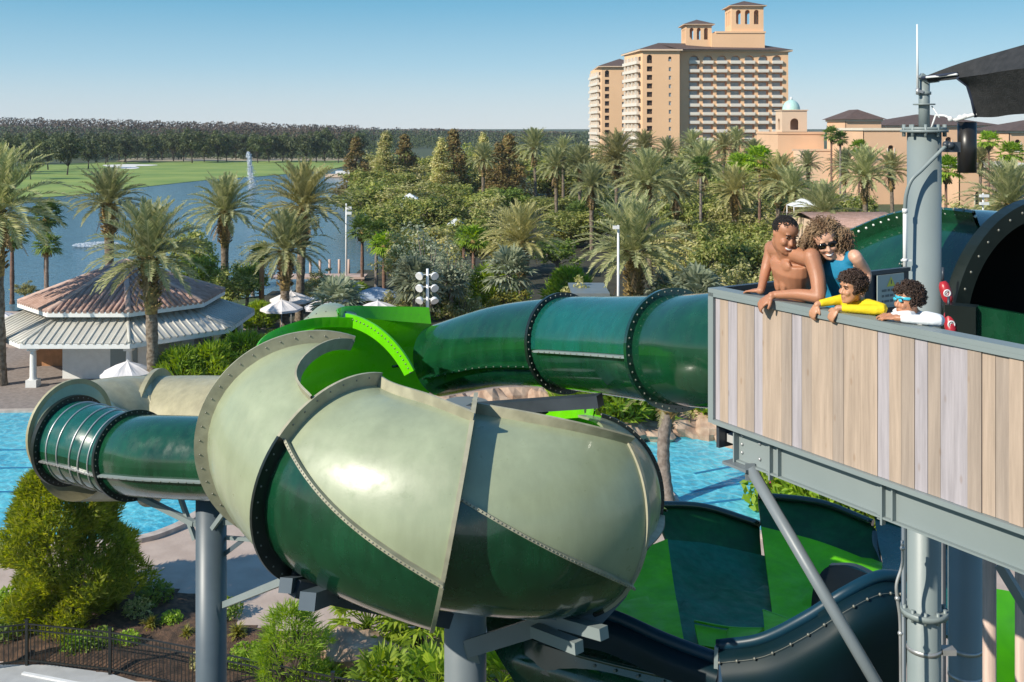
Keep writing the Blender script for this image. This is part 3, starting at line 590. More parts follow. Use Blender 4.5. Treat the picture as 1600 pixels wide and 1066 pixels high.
# silver fan palms & agaves
SF=fan_palm('silver_palm',1.2,seed=21,nf=40,R_=1.0,leaf='leaf_silver',skirt=False,r=.16,bark='bark_grey')
for u,v,D,s,lb in [(795,418,78,1.45,'silver-blue fan palm left of the pale-fronded date palm'),(705,440,72,.9,'grey fan palm under the silvery tree'),(650,432,68,1.3,'grey-green fan palm by the flood-light mast'),(528,466,64,1.3,'spiky pale green palm clump above the slide crest'),(1040,448,74,1.1,'pale fan palm right of the thick golden trunk'),(1090,450,66,1.4,'pale fan palm behind the ring before the platform')]:
    put(SF,((u-CU)/F*D,D,max(GZ,H-(v-CV)/F*D-1.6*s)),rnd.uniform(0,6),s,lb,'silver palms','palm')
# golf tree row
GT=[broad_tree('golf_tree',11,5.2,4.0,31,'leaf_golf',ncl=46,per=60,ls=.40,bark='bark_dark',low=.2),broad_tree('golf_tree',11,5.0,4.2,32,'leaf_golf',ncl=46,per=60,ls=.40,bark='bark_dark',low=.2)]
k=0; places=['past the bunker','before the bunker','beyond the fountain','at the fairway end']
ordn=['first','second','third','fourth','fifth','sixth','seventh','eighth','ninth','tenth','eleventh','twelfth','thirteenth','fourteenth','fifteenth','sixteenth','seventeenth','eighteenth','nineteenth','twentieth','twenty-first','twenty-second','twenty-third','twenty-fourth','twenty-fifth','twenty-sixth','twenty-seventh','twenty-eighth','twenty-ninth','thirtieth']
for i in range(26):
    u=130+i*17.2+rnd.uniform(-4,4); D=rnd.uniform(440,490); s=rnd.uniform(1.0,1.35)
    put(GT[i%2],((u-CU)/F*D,D,-.1),rnd.uniform(0,6),(s*1.05,s*1.05,s),f'round {"olive" if i%2==0 else "dark green"} tree, {ordn[i]} from the photo edge along the golf fairway','golf course tree row','tree')
for i,(u,D,s) in enumerate([(-10,330,1.1),(20,350,1.2),(48,300,.8),(75,370,1.15),(105,330,1.2),(138,380,1.1),(60,420,1.3),(20,430,1.3),(165,430,1.15),(95,440,1.3),(195,450,1.2)]):
    put(GT[(i*3)%2 if i else 1],((u-CU)/F*D,D,-.1),rnd.uniform(0,6),(s,s,s),f'{["bright","broad","low","leaning","tall","spreading","back","shaded","loose","hidden","outer"][i]} tree of the clump left of the golf bunker','tree clump left of the bunker','tree')
# far forest masses
def forest(nm,rows,m,seed,label):
    rr=random.Random(seed); b=MB()
    for (D,u0,u1,step,vt0,vt1,hmin) in rows:
        u=u0
        while u<u1:
            t=(u-u0)/(u1-u0); zt=H-((vt0+(vt1-vt0)*t)-CV)/F*D; z=zt*rr.uniform(.90,1.04); Dd=D*rr.uniform(.96,1.04); c=Vector(((u-CU)/F*Dd,Dd,0)); wd=rr.uniform(3.5,6.5)*D/900
            b.bar(c,c+Vector((0,0,z*.8)),.4,.4)
            for k in range(150):
                hz=rr.random(); a=rr.uniform(0,6.28); rad=wd*math.sqrt(max(0,1-(hz*1.05-.35)**2/.6))*rr.random()**.5; q=c+Vector((math.cos(a)*rad,math.sin(a)*rad,z*(.08+.92*hz))); s=rr.uniform(.4,.95)*D/900
                n_=Vector((rr.uniform(-1,1),rr.uniform(-1,1),rr.uniform(-.2,1))).normalized(); a1=n_.orthogonal().normalized()*s; b1=n_.cross(a1)*.7
                b.add([q-a1,q-b1,q+a1,q+b1],[(0,1,2,3)])
            u+=step*rr.uniform(.6,1.4)
    o=b.build(nm,m,loc=(0,0,0)); tag(o,label,'forest',kind='stuff')
forest('forest',[(503,110,560,5,231,236,4),(535,-60,600,12,216,226,6),(620,-60,620,9,205,222,9),(760,-80,700,8,193,212,14),(980,200,960,8,199,208,14),(1300,560,1250,7,203,208,14),(800,600,1000,10,214,214,14)],'forest_green',5,'dark green far forest beyond the golf course')
forest('bare_forest',[(900,-120,560,4.5,181,196,20),(860,-120,400,5,184,192,20),(820,-120,500,7,190,200,20),(640,240,560,8,202,206,14),(1100,380,900,7,195,206,14)],'forest_bare',6,'brown leafless cypress forest along the skyline')
# ------------------------------------------------ near planting
bush=spray_bush('feathery_bush',5.3,2.05,'leaf_bush',11000,3,.34,.017,'tall feathery yellow-green conifer shrub standing in the mulch bed')
bush.location=G(106,968,-.05); bush['group']='feathery shrubs'
sb=spray_bush('feathery_shrub',3.2,1.0,'leaf_bright',750,8,.42,.014,'young feathery green shrub left of the central slide column',cone=.8)
sb.location=G(452,1095,-.05); sb['group']='feathery shrubs'; sb.scale=(1.0,1.0,.8)
SFN=fan_palm('fan_shrub',.5,seed=33,nf=40,R_=.62,leaf='leaf_lime',skirt=False,r=.1,bark='bark_dark',pet=.75)
for i,(u,v,s,lb) in enumerate([(575,1010,1.15,'yellow-green fan palm shrub under the slide belly'),(655,1010,1.2,'bright fan palm shrub touching the central column'),(600,1110,.9,'low yellow fan palm shrub in front of the boulders'),(680,1120,1.0,'fan palm shrub at the column foot'),(790,1110,1.0,'yellow fan palm shrub right of the central column'),(400,560+0,0,'')]):
    if s: put(SFN,G(u,v,-.05),i*1.3,(s,s,s),lb,'yellow-green fan palm shrubs','shrub')
LS=[leafy_shrub('leafy_shrub',.75,.8,'leaf_bright',700,1,.09),leafy_shrub('leafy_shrub',.8,.7,'leaf_green',700,2,.09),leafy_shrub('spiky_plant',.6,.5,'leaf_yellow',120,3,.12,blade=True),leafy_shrub('leafy_shrub',.7,.6,'leaf_olive',600,4,.08)]
for i,(k,u,v,s,lb) in enumerate([(0,20,965,1.3,'bright leafy shrub left of the feathery bush'),(1,85,985,1.0,'dark leafy shrub in front of the feathery bush'),(1,240,940,1.3,'dark green shrub by the deck edge'),(3,215,960,1.1,'olive shrub beside the deck edge shrub'),(2,236,985,1.0,'spiky yellow plant in the open mulch'),(0,200,1010,.8,'small leafy shrub near the iron fence'),(0,268,978,.8,'small bright shrub near the slide pillar'),(2,292,1000,.8,'spiky plant just left of the slide pillar'),(0,385,1040,1.1,'leafy shrub right of the slide pillar'),(2,372,1000,1.0,'spiky yellow plant right of the slide pillar'),(3,430,1020,1.0,'olive shrub by the young feathery shrub'),(0,520,1060,1.2,'green shrub between the two column footings'),(1,355,960,1.0,'dark shrub at the far edge of the mulch'),(1,150,1015,.9,'dark low shrub close behind the fence panel'),(2,470,1060,1.1,'spiky plant behind the fence end'),(1,10,1000,1.0,'dark shrub at the photo edge behind the fence'),(0,120,1020,.8,'leafy shrub at the fence post'),(2,175,960,.8,'spiky plant at the foot of the feathery bush'),(3,320,1040,1,'olive shrub hidden behind the pillar')]):
    put(LS[k],G(u,v,-.02),i*1.1,s*(.62 if u>150 else .8),lb,'low shrubs in the mulch bed','shrub')
# bushes by pavilion/behind tan slide
PB=[spray_bush('palm_bush',2.6,1.6,'leaf_bright',520,12,.95,.05,cone=.6),spray_bush('palm_bush',2.6,1.6,'leaf_lime',480,13,.9,.05,cone=.6)]
for i,(k,u,v,s,lb) in enumerate([(0,285,618,.9,'areca palm bush behind the tan slide wall'),(1,330,612,.95,'yellow-green areca bush behind the tan slide wall'),(0,380,600,1.0,'tall areca palm bush next to the cream ring'),(1,430,580,.8,'areca palm bush behind the cream ring'),(0,345,580,.6,'rear areca bush near the small white umbrella'),(1,270,585,.5,'small areca bush by the palm trunk')]):
    put(PB[k],G(u,v,-.05),i*1.7,s,lb,'areca palm bushes','shrub')
for i,(k,u,v,s,lb) in enumerate([(1,770,486,1.3,'palm bush cresting over the green tube'),(0,700,500,1.0,'palm bush by the flood-light mast foot'),(1,728,478,1.0,'palm bush between mast and pale-fronded palm'),(0,890,478,1.1,'palm bush behind the first tube ring'),(0,1090,470,1.2,'palm bush behind the second tube ring'),(0,560,475,.6,'small palm bush by the white umbrellas'),(1,405,515,.7,'small palm bush on the paved path bend'),(0,350,530,.6,'low palm bush by the crossing palms')]):
    put(PB[k],G(u,v,-.05)+Vector((0,0,0)),i*1.7+1,s,lb,'palm bushes behind the slide','shrub')
for i,(k,u,v,s,lb) in enumerate([(0,945,668,1.2,'fan-leaved bush on the pool rocks under the tube'),(1,990,664,1.0,'yellow-green bush on the pool rocks'),(0,1100,660,1.0,'bush on the rocks right of the leaning palm'),(0,900,650,.8,'bush at the head of the rock pool'),(1,1300,800,1.0,'bush behind the lower slide rim'),(0,1260,790,.9,'bush by the play post'),(1,1345,812,.9,'yellow-green bush under the steel beam')]):
    put(PB[k],G(u,v,.1),i*2.1,s,lb,'bushes around the east pool','shrub')
for i,(u,v,s) in enumerate([(1070,668,1.0),(1130,672,1.1),(1030,650,.9),(1230,790,1.6),(1280,812,1.6),(1330,815,1.5)]):
    put(LS[[3,0,3,0,0,0][i]],G(u,v,.1),i,(s*1.5,s*1.5,s*1.5),['olive shrub just right of the leaning palm trunk','green shrub by the pool under the platform corner','olive shrub behind the leaning palm','hedge shrub next to the play post','middle hedge shrub behind the slide rim','last hedge shrub under the steel beam'][i],'shrubs at the east pool','shrub')
# leaning pool palm
tp=thing('pool_palm','leaning ringed palm with ragged brown head at the east pool edge','palm',G(1046,790,-.05)); D=tp.location.y
tb=MB(); A=G(1046,790,-.05); B=P(1044,632,D+.8); 
pts=[A.lerp(B,t/18)+Vector((.22*math.sin(t/18*PI)*-1,0,0)) for t in range(19)]; tb.tube(pts,[.24+.025*(t%2) for t in range(19)],10,caps=False); tb.build('trunk','bark_grey',tp)
bt=MB(); rr=random.Random(4)
bt.tube([B+Vector((0,0,z)) for z in(-.7,-.2,.5,.9)],[.24,.36,.34,.15],9)
for k in range(70):
    a=rr.uniform(0,6.28); z=rr.uniform(-.6,.7); q=B+Vector((math.cos(a)*.25,math.sin(a)*.25,z)); bt.bar(q,q+Vector((math.cos(a)*.25,math.sin(a)*.25,.28)),.09,.03)
bt.build('boot','bark_boot',tp); c=MB()
for k in range(30):
    frond(c,B+Vector((0,0,.8)),k*2.4,R(75-100*k/30),2.2,.9,20,.4,.05,rr)
c.build('crown','leaf_datey',tp)
# rocks
def rock(nm,c,s,seed,label,grp='boulders'):
    rr=random.Random(seed); b=MB(); b.sph((0,0,0),1,20); 
    b.v=[tuple(Vector((v[0]*s[0],v[1]*s[1],v[2]*s[2]))*(1+.35*noise.noise(Vector(v)*1.3+Vector((seed,0,0)))+.14*noise.noise(Vector(v)*4+Vector((seed,9,0))))) for v in b.v]
    b.sm=[rr.random()<.0 for _ in b.sm]
    o=b.build(nm,'rock',loc=c,rz=rr.uniform(0,6)); tag(o,label,'rock',grp)
for i,(u,v,sx,sz,lb) in enumerate([(770,640,1.6,1.0,'pale boulder under the dark tube, nearest the disc-topped column'),(812,632,1.9,1.5,'big round orange-pink boulder under the dark tube'),(850,640,1.3,1.0,'squat boulder next to the big round one'),(885,632,1.6,1.4,'boulder below the first black tube ring'),(700,640,1.5,.8,'low boulder glimpsed behind the column disc'),(930,690,1.2,.7,'boulder at the water edge by the lime rim'),(975,684,1.4,.6,'flat boulder on the pool edge'),(1015,680,1.3,.5,'flat pale boulder left of the leaning palm'),(1075,672,1.5,.7,'boulder right of the leaning palm head'),(1115,674,1.6,.9,'large boulder below the platform corner'),(1155,685,1.5,.8,'boulder hidden by the platform corner'),(640,640,1.5,1.0,'boulder behind the lime slide interior')]):
    rock('boulder',G(u,v,0)+Vector((0,0,sz*.3)),(sx,sx*.8,sz),i+3,lb,'boulders around the east pool')
for i,(u,v,s,lb) in enumerate([(548,1040,.95,'large tan boulder below the fan palm shrubs'),(598,1052,.7,'tan boulder right of the large one'),(650,1066,.6,'small boulder near the central column'),(505,1040,.4,'small shaded boulder behind the large tan one'),(565,1035,.45,'rear boulder between the fan palm shrubs'),(740,1075,.4,'small boulder at the central column foot')]):
    rock('boulder',G(u,v,0)+Vector((0,0,s*.3)),(s,s*.8,s*.8),i+30,lb,'boulders in the mulch bed')
# small boulders lining the pool
# ================================================================ BUILDINGS
def arch_wall(b,o,xd,nd,W,z0,z1,ops,th=.6,mi=0,arch=True,mr=None):
    """wall with real openings; o corner, xd along, nd inward; ops (cx,w,zb,zt) not overlapping in x"""
    o=Vector(o); xd=Vector(xd); nd=Vector(nd); Q=lambda x,z,y=0: o+xd*x+nd*y+Vector((0,0,z))
    mr=mi if mr is None else mr
    x=0
    for cx,w,zb,zt in sorted(ops):
        for y in(0,th): b.add([Q(x,z0,y),Q(cx-w/2,z0,y),Q(cx-w/2,z1,y),Q(x,z1,y)],[(0,1,2,3)],mi)
        r=w/2 if arch else 0; zs=zt-r
        if zb>z0:
            for y in(0,th): b.add([Q(cx-w/2,z0,y),Q(cx+w/2,z0,y),Q(cx+w/2,zb,y),Q(cx-w/2,zb,y)],[(0,1,2,3)],mi)
            b.add([Q(cx-w/2,zb,0),Q(cx+w/2,zb,0),Q(cx+w/2,zb,th),Q(cx-w/2,zb,th)],[(0,1,2,3)],mr)
        prof=[(cx-w/2,zs)]+([(cx-r*math.cos(PI*k/8),zs+r*math.sin(PI*k/8)) for k in range(1,8)] if arch else [])+[(cx+w/2,zs)]
        for (xa,za),(xb,zb2) in zip(prof,prof[1:]):
            for y in(0,th): b.add([Q(xa,za,y),Q(xb,zb2,y),Q(xb,z1,y),Q(xa,z1,y)],[(0,1,2,3)],mi)
            b.add([Q(xa,za,0),Q(xb,zb2,0),Q(xb,zb2,th),Q(xa,za,th)],[(0,1,2,3)],mr)
        for s in(-1,1): b.add([Q(cx+s*w/2,zb,0),Q(cx+s*w/2,zs,0),Q(cx+s*w/2,zs,th),Q(cx+s*w/2,zb,th)],[(0,1,2,3)],mr)
        x=cx+w/2
    for y in(0,th): b.add([Q(x,z0,y),Q(W,z0,y),Q(W,z1,y),Q(x,z1,y)],[(0,1,2,3)],mi)
def bx(b,x0,x1,y0,y1,z0,z1,mi=0): b.box(((x0+x1)/2,(y0+y1)/2,(z0+z1)/2),(abs(x1-x0),abs(y1-y0),abs(z1-z0)),mi=mi)
def hip(b,x0,x1,y0,y1,z,h,ov=1.0,mi=0,fm=None,fh=.5):
    X0,X1,Y0,Y1=x0-ov,x1+ov,y0-ov,y1+ov; wx,wy=X1-X0,Y1-Y0; m=min(wx,wy)/2
    if wx>=wy: a=Vector((X0+m,(Y0+Y1)/2,z+h)); c=Vector((X1-m,(Y0+Y1)/2,z+h))
    else: a=Vector(((X0+X1)/2,Y0+m,z+h)); c=Vector(((X0+X1)/2,Y1-m,z+h))
    v=[(X0,Y0,z),(X1,Y0,z),(X1,Y1,z),(X0,Y1,z),a,c]
    f=[(0,1,5,4),(1,2,5),(2,3,4,5),(3,0,4),(3,2,1,0)] if wx>=wy else [(0,1,4),(1,2,5,4),(2,3,5),(3,0,4,5),(3,2,1,0)]
    b.add(v,f,mi)
    if fm is not None: bx(b,X0+.05,X1-.05,Y0+.05,Y1-.05,z-fh,z-.01,fm)
def dwin(par,x,y,z,w,h,nm='window',m='hotel_glass',th=.15):
    b=MB(); bx(b,x-w/2,x+w/2,y-th,y,z,z+h); return b.build(nm,m,par)
def wing(par,X0,X1,Y,dep,zE,nrow,step,skew):
    """front wall with two slot columns, left wall with balconies; skew = x shift of the back"""
    b=MB(); W=X1-X0
    c1,c2=W*.19,W*.74
    zt=zE
    ops=[(c1,2.0,0,0),(c2,1.1,0,0)]
    z=zt-4.6-.0
    arch_wall(b,(X0,Y,0),(1,0,0),(0,1,0),W,zt-5.4,zt,[(c1,2.0,zt-4.6,zt-1.4),(c2,1.2,zt-3.9,zt-2.1)],th=1.0,mi=0)
    z=zt-5.4
    for i in range(nrow):
        arch_wall(b,(X0,Y,0),(1,0,0),(0,1,0),W,z-step,z,[(c1,2.0,z-step+.9,z-.35),(c2,.9,z-step+1.0,z-.7)],th=1.0,mi=0,arch=False); z-=step
    bx(b,X0,X1,Y,Y+1,-.3,z)
    # left (skewed) wall
    bk=Vector((X0+skew,Y+dep,0)); fr=Vector((X0,Y,0)); n=(bk-fr).normalized(); nn=Vector((n.y,-n.x,0)); nn=nn if nn.x>0 else -nn
    L=(bk-fr).length; z=zt-5.4
    b.add([fr,bk,bk+Vector((0,0,zt)),fr+Vector((0,0,zt))],[(0,1,2,3)])
    b.add([(X1,Y,-.3),(X1,Y+dep,-.3),(X1,Y+dep,zt),(X1,Y,zt)],[(0,1,2,3)]); b.add([(X1,Y+dep,-.3),tuple(bk),(bk.x,bk.y,zt),(X1,Y+dep,zt)],[(0,1,2,3)])
    bx(b,X0+1,X1-.5,Y+1.3,Y+1.6,0,zt-.5,1)
    b.build('wall',['stucco','dark_open'],par)
    for k,xx in((0,c1),(1,c2)):
        for i in range(nrow+1):
            z=zt-5.4-step*i+(.9 if i else -0) ; 
            if k==0:
                p=MB(); bx(p,X0+xx-.95,X0+xx+.95,Y+.55,Y+.65,zt-5.4-step*i+(1.2-.3), zt-5.4-step*i+2.0 if i else zt-3.4); 
            else:
                p=MB(); bx(p,X0+xx-.42,X0+xx+.42,Y+.4,Y+.5,zt-5.4-step*(i)+1.05,zt-5.4-step*i+2.4)
            p.build('window','dark_open' if k==0 else 'hotel_glass',par)
    for i in range(nrow+1):
        z=zt-5.2-step*i+ .6; q=MB(); M=Matrix(((nn.x,n.x,0),(nn.y,n.y,0),(0,0,1))).to_4x4()
        c=fr.lerp(bk,.52)-nn*.7; q.box((c.x,c.y,z+.55),(1.5,L*.80,1.15),M=M,mi=0)
        for t in(.22,.42,.62,.82): 
            c=fr.lerp(bk,t)-nn*.75; q.box((c.x,c.y,z+1.9),(1.2,L*.03,1.7),M=M,mi=0)
        q.build('balcony','balcony_white',par)
        g=MB()
        for t in(.14,.32,.52,.72,.90): c=fr.lerp(bk,t)-nn*.06; g.box((c.x,c.y,z+1.9),(.1,L*.085,1.5),M=M)
        g.build('window','dark_open',par)
    return c1
hotel=thing('hotel','tall terracotta-coloured resort hotel block with two rooftop belvedere towers','hotel',(76,395,0))
XA0,XA1,YA=48.45,62.2,380.0; zE=43.6
wing(hotel,XA0,XA1,YA,25,zE,10,3.16,-4.0)
XF1=103.6; YF=384.0
fb=MB(); bay=5.19; c0=(1084.5-CU)/F*YF-XA1; zt0=15+(200-95)/F*YF
z=zE
arch_wall(fb,(XA1,YF,0),(1,0,0),(0,1,0),XF1-XA1,zt0-1.6,zE,[(c0+bay*i,3.7,zt0-1.5,42.2) for i in range(7)],th=1.8,mi=0)
for i in range(8):
    xa=XA1 if i==0 else XA1+c0+bay*(i-1)+1.95; xb=XF1 if i==7 else XA1+c0+bay*i-1.95; bx(fb,xa,xb,YF+.003,YF+1.8,0,zt0-1.603)
for r in range(1,10):
    zz=zt0-3.216*r; bx(fb,XA1,XF1,YF+.25,YF+1.85,zz-1.45,zz-.95)
bx(fb,XA1,XF1,YF+1.9,YF+2.4,-.3,zE-.3); bx(fb,XA1,XF1,YF+.3,YF+1.88,-.3,5); 
fb.add([(XF1,YF,-.3),(XF1,YF+24,-.3),(XF1,YF+24,zE),(XF1,YF,zE)],[(0,1,2,3)]); bx(fb,XA0,XF1,YF+23,YF+24,0,zE-.5)
fb.build('wall','stucco',hotel)
for r in range(10):
    zz=zt0-3.216*r
    for i in range(7):
        x=XA1+c0+bay*i; q=MB(); bx(q,x-1.95,x+1.95,YF-1.0,YF-.8,zz-.95,zz+.0); bx(q,x-1.95,x-1.8,YF-.8,YF+.2,zz-.95,zz); bx(q,x+1.8,x+1.95,YF-.8,YF+.2,zz-.95,zz); bx(q,x-1.9,x+1.9,YF-.95,YF+1.8,zz-1.2,zz-.97); q.build('balcony','balcony_white',hotel)
        g=MB(); bx(g,x-1.5,x+1.5,YF+1.75,YF+1.88,zz-.9,zz+1.55); g.build('window','hotel_glass',hotel)
rb=MB()
rb.add([(XA0-1.2,YA-1.2,zE+.6),(XF1+1.5,YF-1.2,zE+.6),(XF1+1.5,YF+25,zE+.6),(XA0-5.2,YF+25,zE+.6),(55.5,388,zE+3.6),(96,396,zE+3.6)],[(0,1,5,4),(1,2,5),(2,3,4,5),(3,0,4)])
rb.add([(XA0-1.1,YA-1.1,zE),(XA1+1,YA-1.1,zE),(XA1+1,YF-1.1,zE),(XF1+1.4,YF-1.1,zE),(XF1+1.4,YF+24,zE),(XA0-5,YF+24,zE)]+[(XA0-1.1,YA-1.1,zE+.58),(XA1+1,YA-1.1,zE+.58),(XA1+1,YF-1.1,zE+.58),(XF1+1.4,YF-1.1,zE+.58),(XF1+1.4,YF+24,zE+.58),(XA0-5,YF+24,zE+.58)],[(0,1,7,6),(1,2,8,7),(2,3,9,8),(3,4,10,9),(4,5,11,10),(5,0,6,11),(5,4,3,2,1,0)],1)
rb.add([(XA1-1,YA-1.2,zE+.62),(XA1+1.1,YA-1.2,zE+.62),(XA1+1.1,YF,zE+.62),(55.5,388,zE+3.4)],[(0,1,3),(1,2,3)])
rb.build('roof',['roof_brown','stucco_pale'],hotel)
def belvedere(par,u0,u1,v_ap,v_e,v_b,D,dep,nw,base=None):
    x0=(u0-CU)/F*D; x1=(u1-CU)/F*D; zb=15+(200-v_b)/F*D; ze=15+(200-v_e)/F*D; za=15+(200-v_ap)/F*D; W=x1-x0
    b=MB(); hh=ze-zb; ow=W*.16
    ops=[(W*f,ow,zb+hh*.30,ze-hh*.14) for f in(.22,.5,.78)]
    arch_wall(b,(x0,D,0),(1,0,0),(0,1,0),W,zb-6,ze,ops,th=.8); arch_wall(b,(x0,D+dep,0),(1,0,0),(0,-1,0),W,zb-6,ze,ops,th=.8)
    ops2=[(dep*f,dep*.13,zb+hh*.30,ze-hh*.14) for f in(.25,.5,.75)]
    arch_wall(b,(x0,D,0),(0,1,0),(1,0,0),dep,zb-6,ze-.02,ops2,th=.8); arch_wall(b,(x1,D,0),(0,1,0),(-1,0,0),dep,zb-6,ze-.02,ops2,th=.8)
    bx(b,x0+.1,x1-.1,D+.1,D+dep-.1,zb,zb+.4)
    o=b.build('tower','stucco',par); r=MB(); hip(r,x0,x1,D,D+dep,ze+.3,za-ze,1.1,0,1,.3); r.build('tower_roof',['roof_brown','stucco_pale'],o)
    if base:
        s=MB(); X0,X1,vt=base; bx(s,(X0-CU)/F*(D-1),(X1-CU)/F*(D-1),D-1,D+dep+1,zE,15+(200-vt)/F*(D-1)); bx(s,(X0-CU)/F*(D-1)+1.5,(X1-CU)/F*(D-1)+.3,D-1.3,D+dep+1,15+(200-vt)/F*(D-1)+.01,15+(200-vt)/F*(D-1)+.7); s.build('parapet','stucco',par)
belvedere(hotel,1072,1112,30,39,72,388,11,3)
belvedere(hotel,1143,1193,0,10,50,388,12,3,base=(1112,1195,52))
# far wing
hw=thing('hotel_wing','lower far wing of the hotel with stacked white balconies on its narrow side','hotel',(46,480,0))
XB0,XB1,YB_=(940-CU)/F*470,(985-CU)/F*470,470.0; zB=15+(200-105)/F*470
wing(hw,XB0,XB1,YB_,34,zB,10,3.3,-2.5)
r=MB(); hip(r,XB0-.5,XB1+6,YB_,YB_+34,zB+.5,4.0,1.2,0,1,.5); r.build('roof',['roof_brown','stucco_pale'],hw)
# chapel-like domed tower
D=250; X=lambda u,D=250:(u-CU)/F*D; Z=lambda v,D=250:15+(CV-v)/F*D
dt=thing('domed_tower','small square tower with arched openings and turquoise dome on a terracotta wall block','tower',(X(1240),D+6,0))
b=MB(); x0,x1=X(1222),X(1261); W=x1-x0
arch_wall(b,(x0,D,0),(1,0,0),(0,1,0),W,Z(206),Z(173),[(W*.5,2.1,Z(203),Z(185))],th=.5); arch_wall(b,(x0,D+W,0),(1,0,0),(0,-1,0),W,Z(206),Z(173),[],th=.5)
arch_wall(b,(x0,D,0),(0,1,0),(1,0,0),W,Z(206),Z(173)-.01,[(W*.5,2.1,Z(203),Z(185))],th=.5); arch_wall(b,(x1,D,0),(0,1,0),(-1,0,0),W,Z(206),Z(173)-.01,[(W*.5,2.1,Z(203),Z(185))],th=.5)
bx(b,x0-.25,x1+.25,D-.25,D+W+.25,Z(173),Z(171.5)); b.build('tower','stucco_pale',dt)
b=MB(); cx=(x0+x1)/2; cy=D+W/2; rows=[]
for k in range(9):
    a=PI/2*k/8; rows.append([Vector((cx+2.15*math.cos(a)*math.cos(t*PI/12),cy+2.15*math.cos(a)*math.sin(t*PI/12),Z(171.5)+2.5*math.sin(a))) for t in range(24)])
b.grid(rows,closed=True); dm_=b.build('dome','dome_teal',dt)
b=MB(); b.tube([(cx,cy,Z(171.5)+2.4),(cx,cy,Z(171.5)+3.0),(cx,cy,Z(171.5)+3.3)],[.35,.3,.05],8); b.build('finial','white_paint',dm_)
b=MB(); bx(b,X(1216),X(1288),D+.3,D+22,-.3,Z(206)-.01); bx(b,X(1216)-.2,X(1288)+.2,D+.1,D+22,Z(206)-.6,Z(206)-.02); b.build('wall','stucco_pink',dt)
b=MB(); bx(b,X(1240),X(1300),D-8,D+.2,-.3,Z(236,D-8)); bx(b,X(1238,D-8),X(1302,D-8),D-8.2,D-7.6,Z(236,D-8),Z(233,D-8)); b.build('terrace_wall','stucco_pale',dt)
def house(nm,label,u0,u1,D,vt,dep,m,roof=None,win=[],zbase=-.3,cap='trim_white',capv=None):
    t=thing(nm,label,'building',(X((u0+u1)/2,D),D+dep/2,0)); x0,x1=X(u0,D),X(u1,D); zt=Z(vt,D); b=MB(); W=x1-x0
    arch_wall(b,(x0,D,0),(1,0,0),(0,1,0),W,zbase,zt,[((X(u,D)-x0),w,zb,ztt) for u,w,zb,ztt in win],th=.5)
    bx(b,x0,x0+.5,D+.5,D+dep,zbase,zt-.01); bx(b,x1-.5,x1,D+.5,D+dep,zbase,zt-.01); bx(b,x0+.5,x1-.5,D+dep-.5,D+dep,zbase,zt-.01); bx(b,x0+.5,x1-.5,D+.5,D+dep-.5,zt-.4,zt-.1)
    b.build('wall',m,t); c=MB(); bx(c,x0-.3,x1+.3,D-.3,D+dep+.3,zt,zt+.5); c.build('cornice',cap,t)
    for u,w,zb,ztt in win:
        g=MB(); bx(g,X(u,D)-w*.6,X(u,D)+w*.6,D+.52,D+.6,zb-.2,ztt+.2); wo_=g.build('window','dark_open',t)
        g=MB(); xx=X(u,D)
        for s in(-1,1): bx(g,xx+s*(w/2+.12)-.1,xx+s*(w/2+.12)+.1,D-.08,D-.003,zb-.1,ztt-w/2)
        bx(g,xx-w/2-.3,xx+w/2+.3,D-.15,D-.003,zb-.35,zb-.1); g.build('window_frame',cap,wo_)
    if roof: 
        r=MB(); hip(r,x0,x1,D,D+dep,zt+.5,roof,1.0); r.build('roof','roof_brown',t)
    return t
house('terracotta_house','square terracotta building with a brown pyramid roof beyond the palms',1322,1377,232,190,14,'stucco_pink',2.3)
house('flat_block','flat-topped terracotta block with one small arched window',1350,1420,205,204,16,'stucco_pink',None,[(1392,1.15,Z(246,205),Z(227,205))])
house('long_building','long terracotta building under a brown hipped roof behind the grey column',1384,1560,265,199,26,'stucco_pink',3.0,[(1545,2.2,Z(232,265),Z(212,265)),(1482,1.6,Z(228,265),Z(214,265))])
house('corner_building','terracotta building with brown hip roof cut by the photo edge',1578,1700,225,208,20,'stucco_pink',2.4,[(1590,1.2,Z(235,225),Z(218,225))])
house('low_annex','low terracotta annex behind the fan palms right of the hanging lamp',1500,1640,180,262,18,'stucco_pink',None,[(1530,1.4,1.5,4.0)])
house('garden_arcade','low pinkish arcade with small openings behind the round shrubs',1286,1350,150,318,8,'stucco_pink',None,[(1300,1.6,.8,2.8),(1322,1.6,.8,2.8)])
# grey tile-roofed low building near
t=thing('tile_roof_building','low building with a long pinkish barrel-tile roof beyond the green tube','building',(X(1370,84),88,0))
b=MB(); x0,x1=X(1296,82),X(1440,82); ze=Z(357,82); zr=Z(333,90)
bx(b,x0+.6,x1-.6,83,97,-.3,ze); b.build('wall','stucco_pale',t); b=MB()
n=46; 
for i in range(n):
    xa=x0+(x1-x0)*i/n; xc=xa+(x1-x0)/n*.5; b.tube([(xc,81.6,ze+.05),(xc,90,zr+.05)],(x1-x0)/n*.46,6,caps=True)
b.add([(x0,81.6,ze),(x1,81.6,ze),(x1,90,zr),(x0,90,zr)],[(0,1,2,3)]); b.add([(x0,98,ze),(x1,98,ze),(x1,90,zr),(x0,90,zr)],[(3,2,1,0)])
b.build('roof','tile_roof',t)
b=MB(); x0,x1=X(955,78),X(1010,78)
t=thing('garden_hut','small grey flat-roofed hut behind the first tube ring','hut',(X(925,72),74,0)); b=MB(); bx(b,X(897,72),X(948,72),72,76,-.3,Z(462,72)); b.build('wall','stucco_pale',t); b=MB(); bx(b,X(893,72),X(952,72),71.5,76.5,Z(462,72),Z(457,72)); b.build('roof','steel_grey',t)
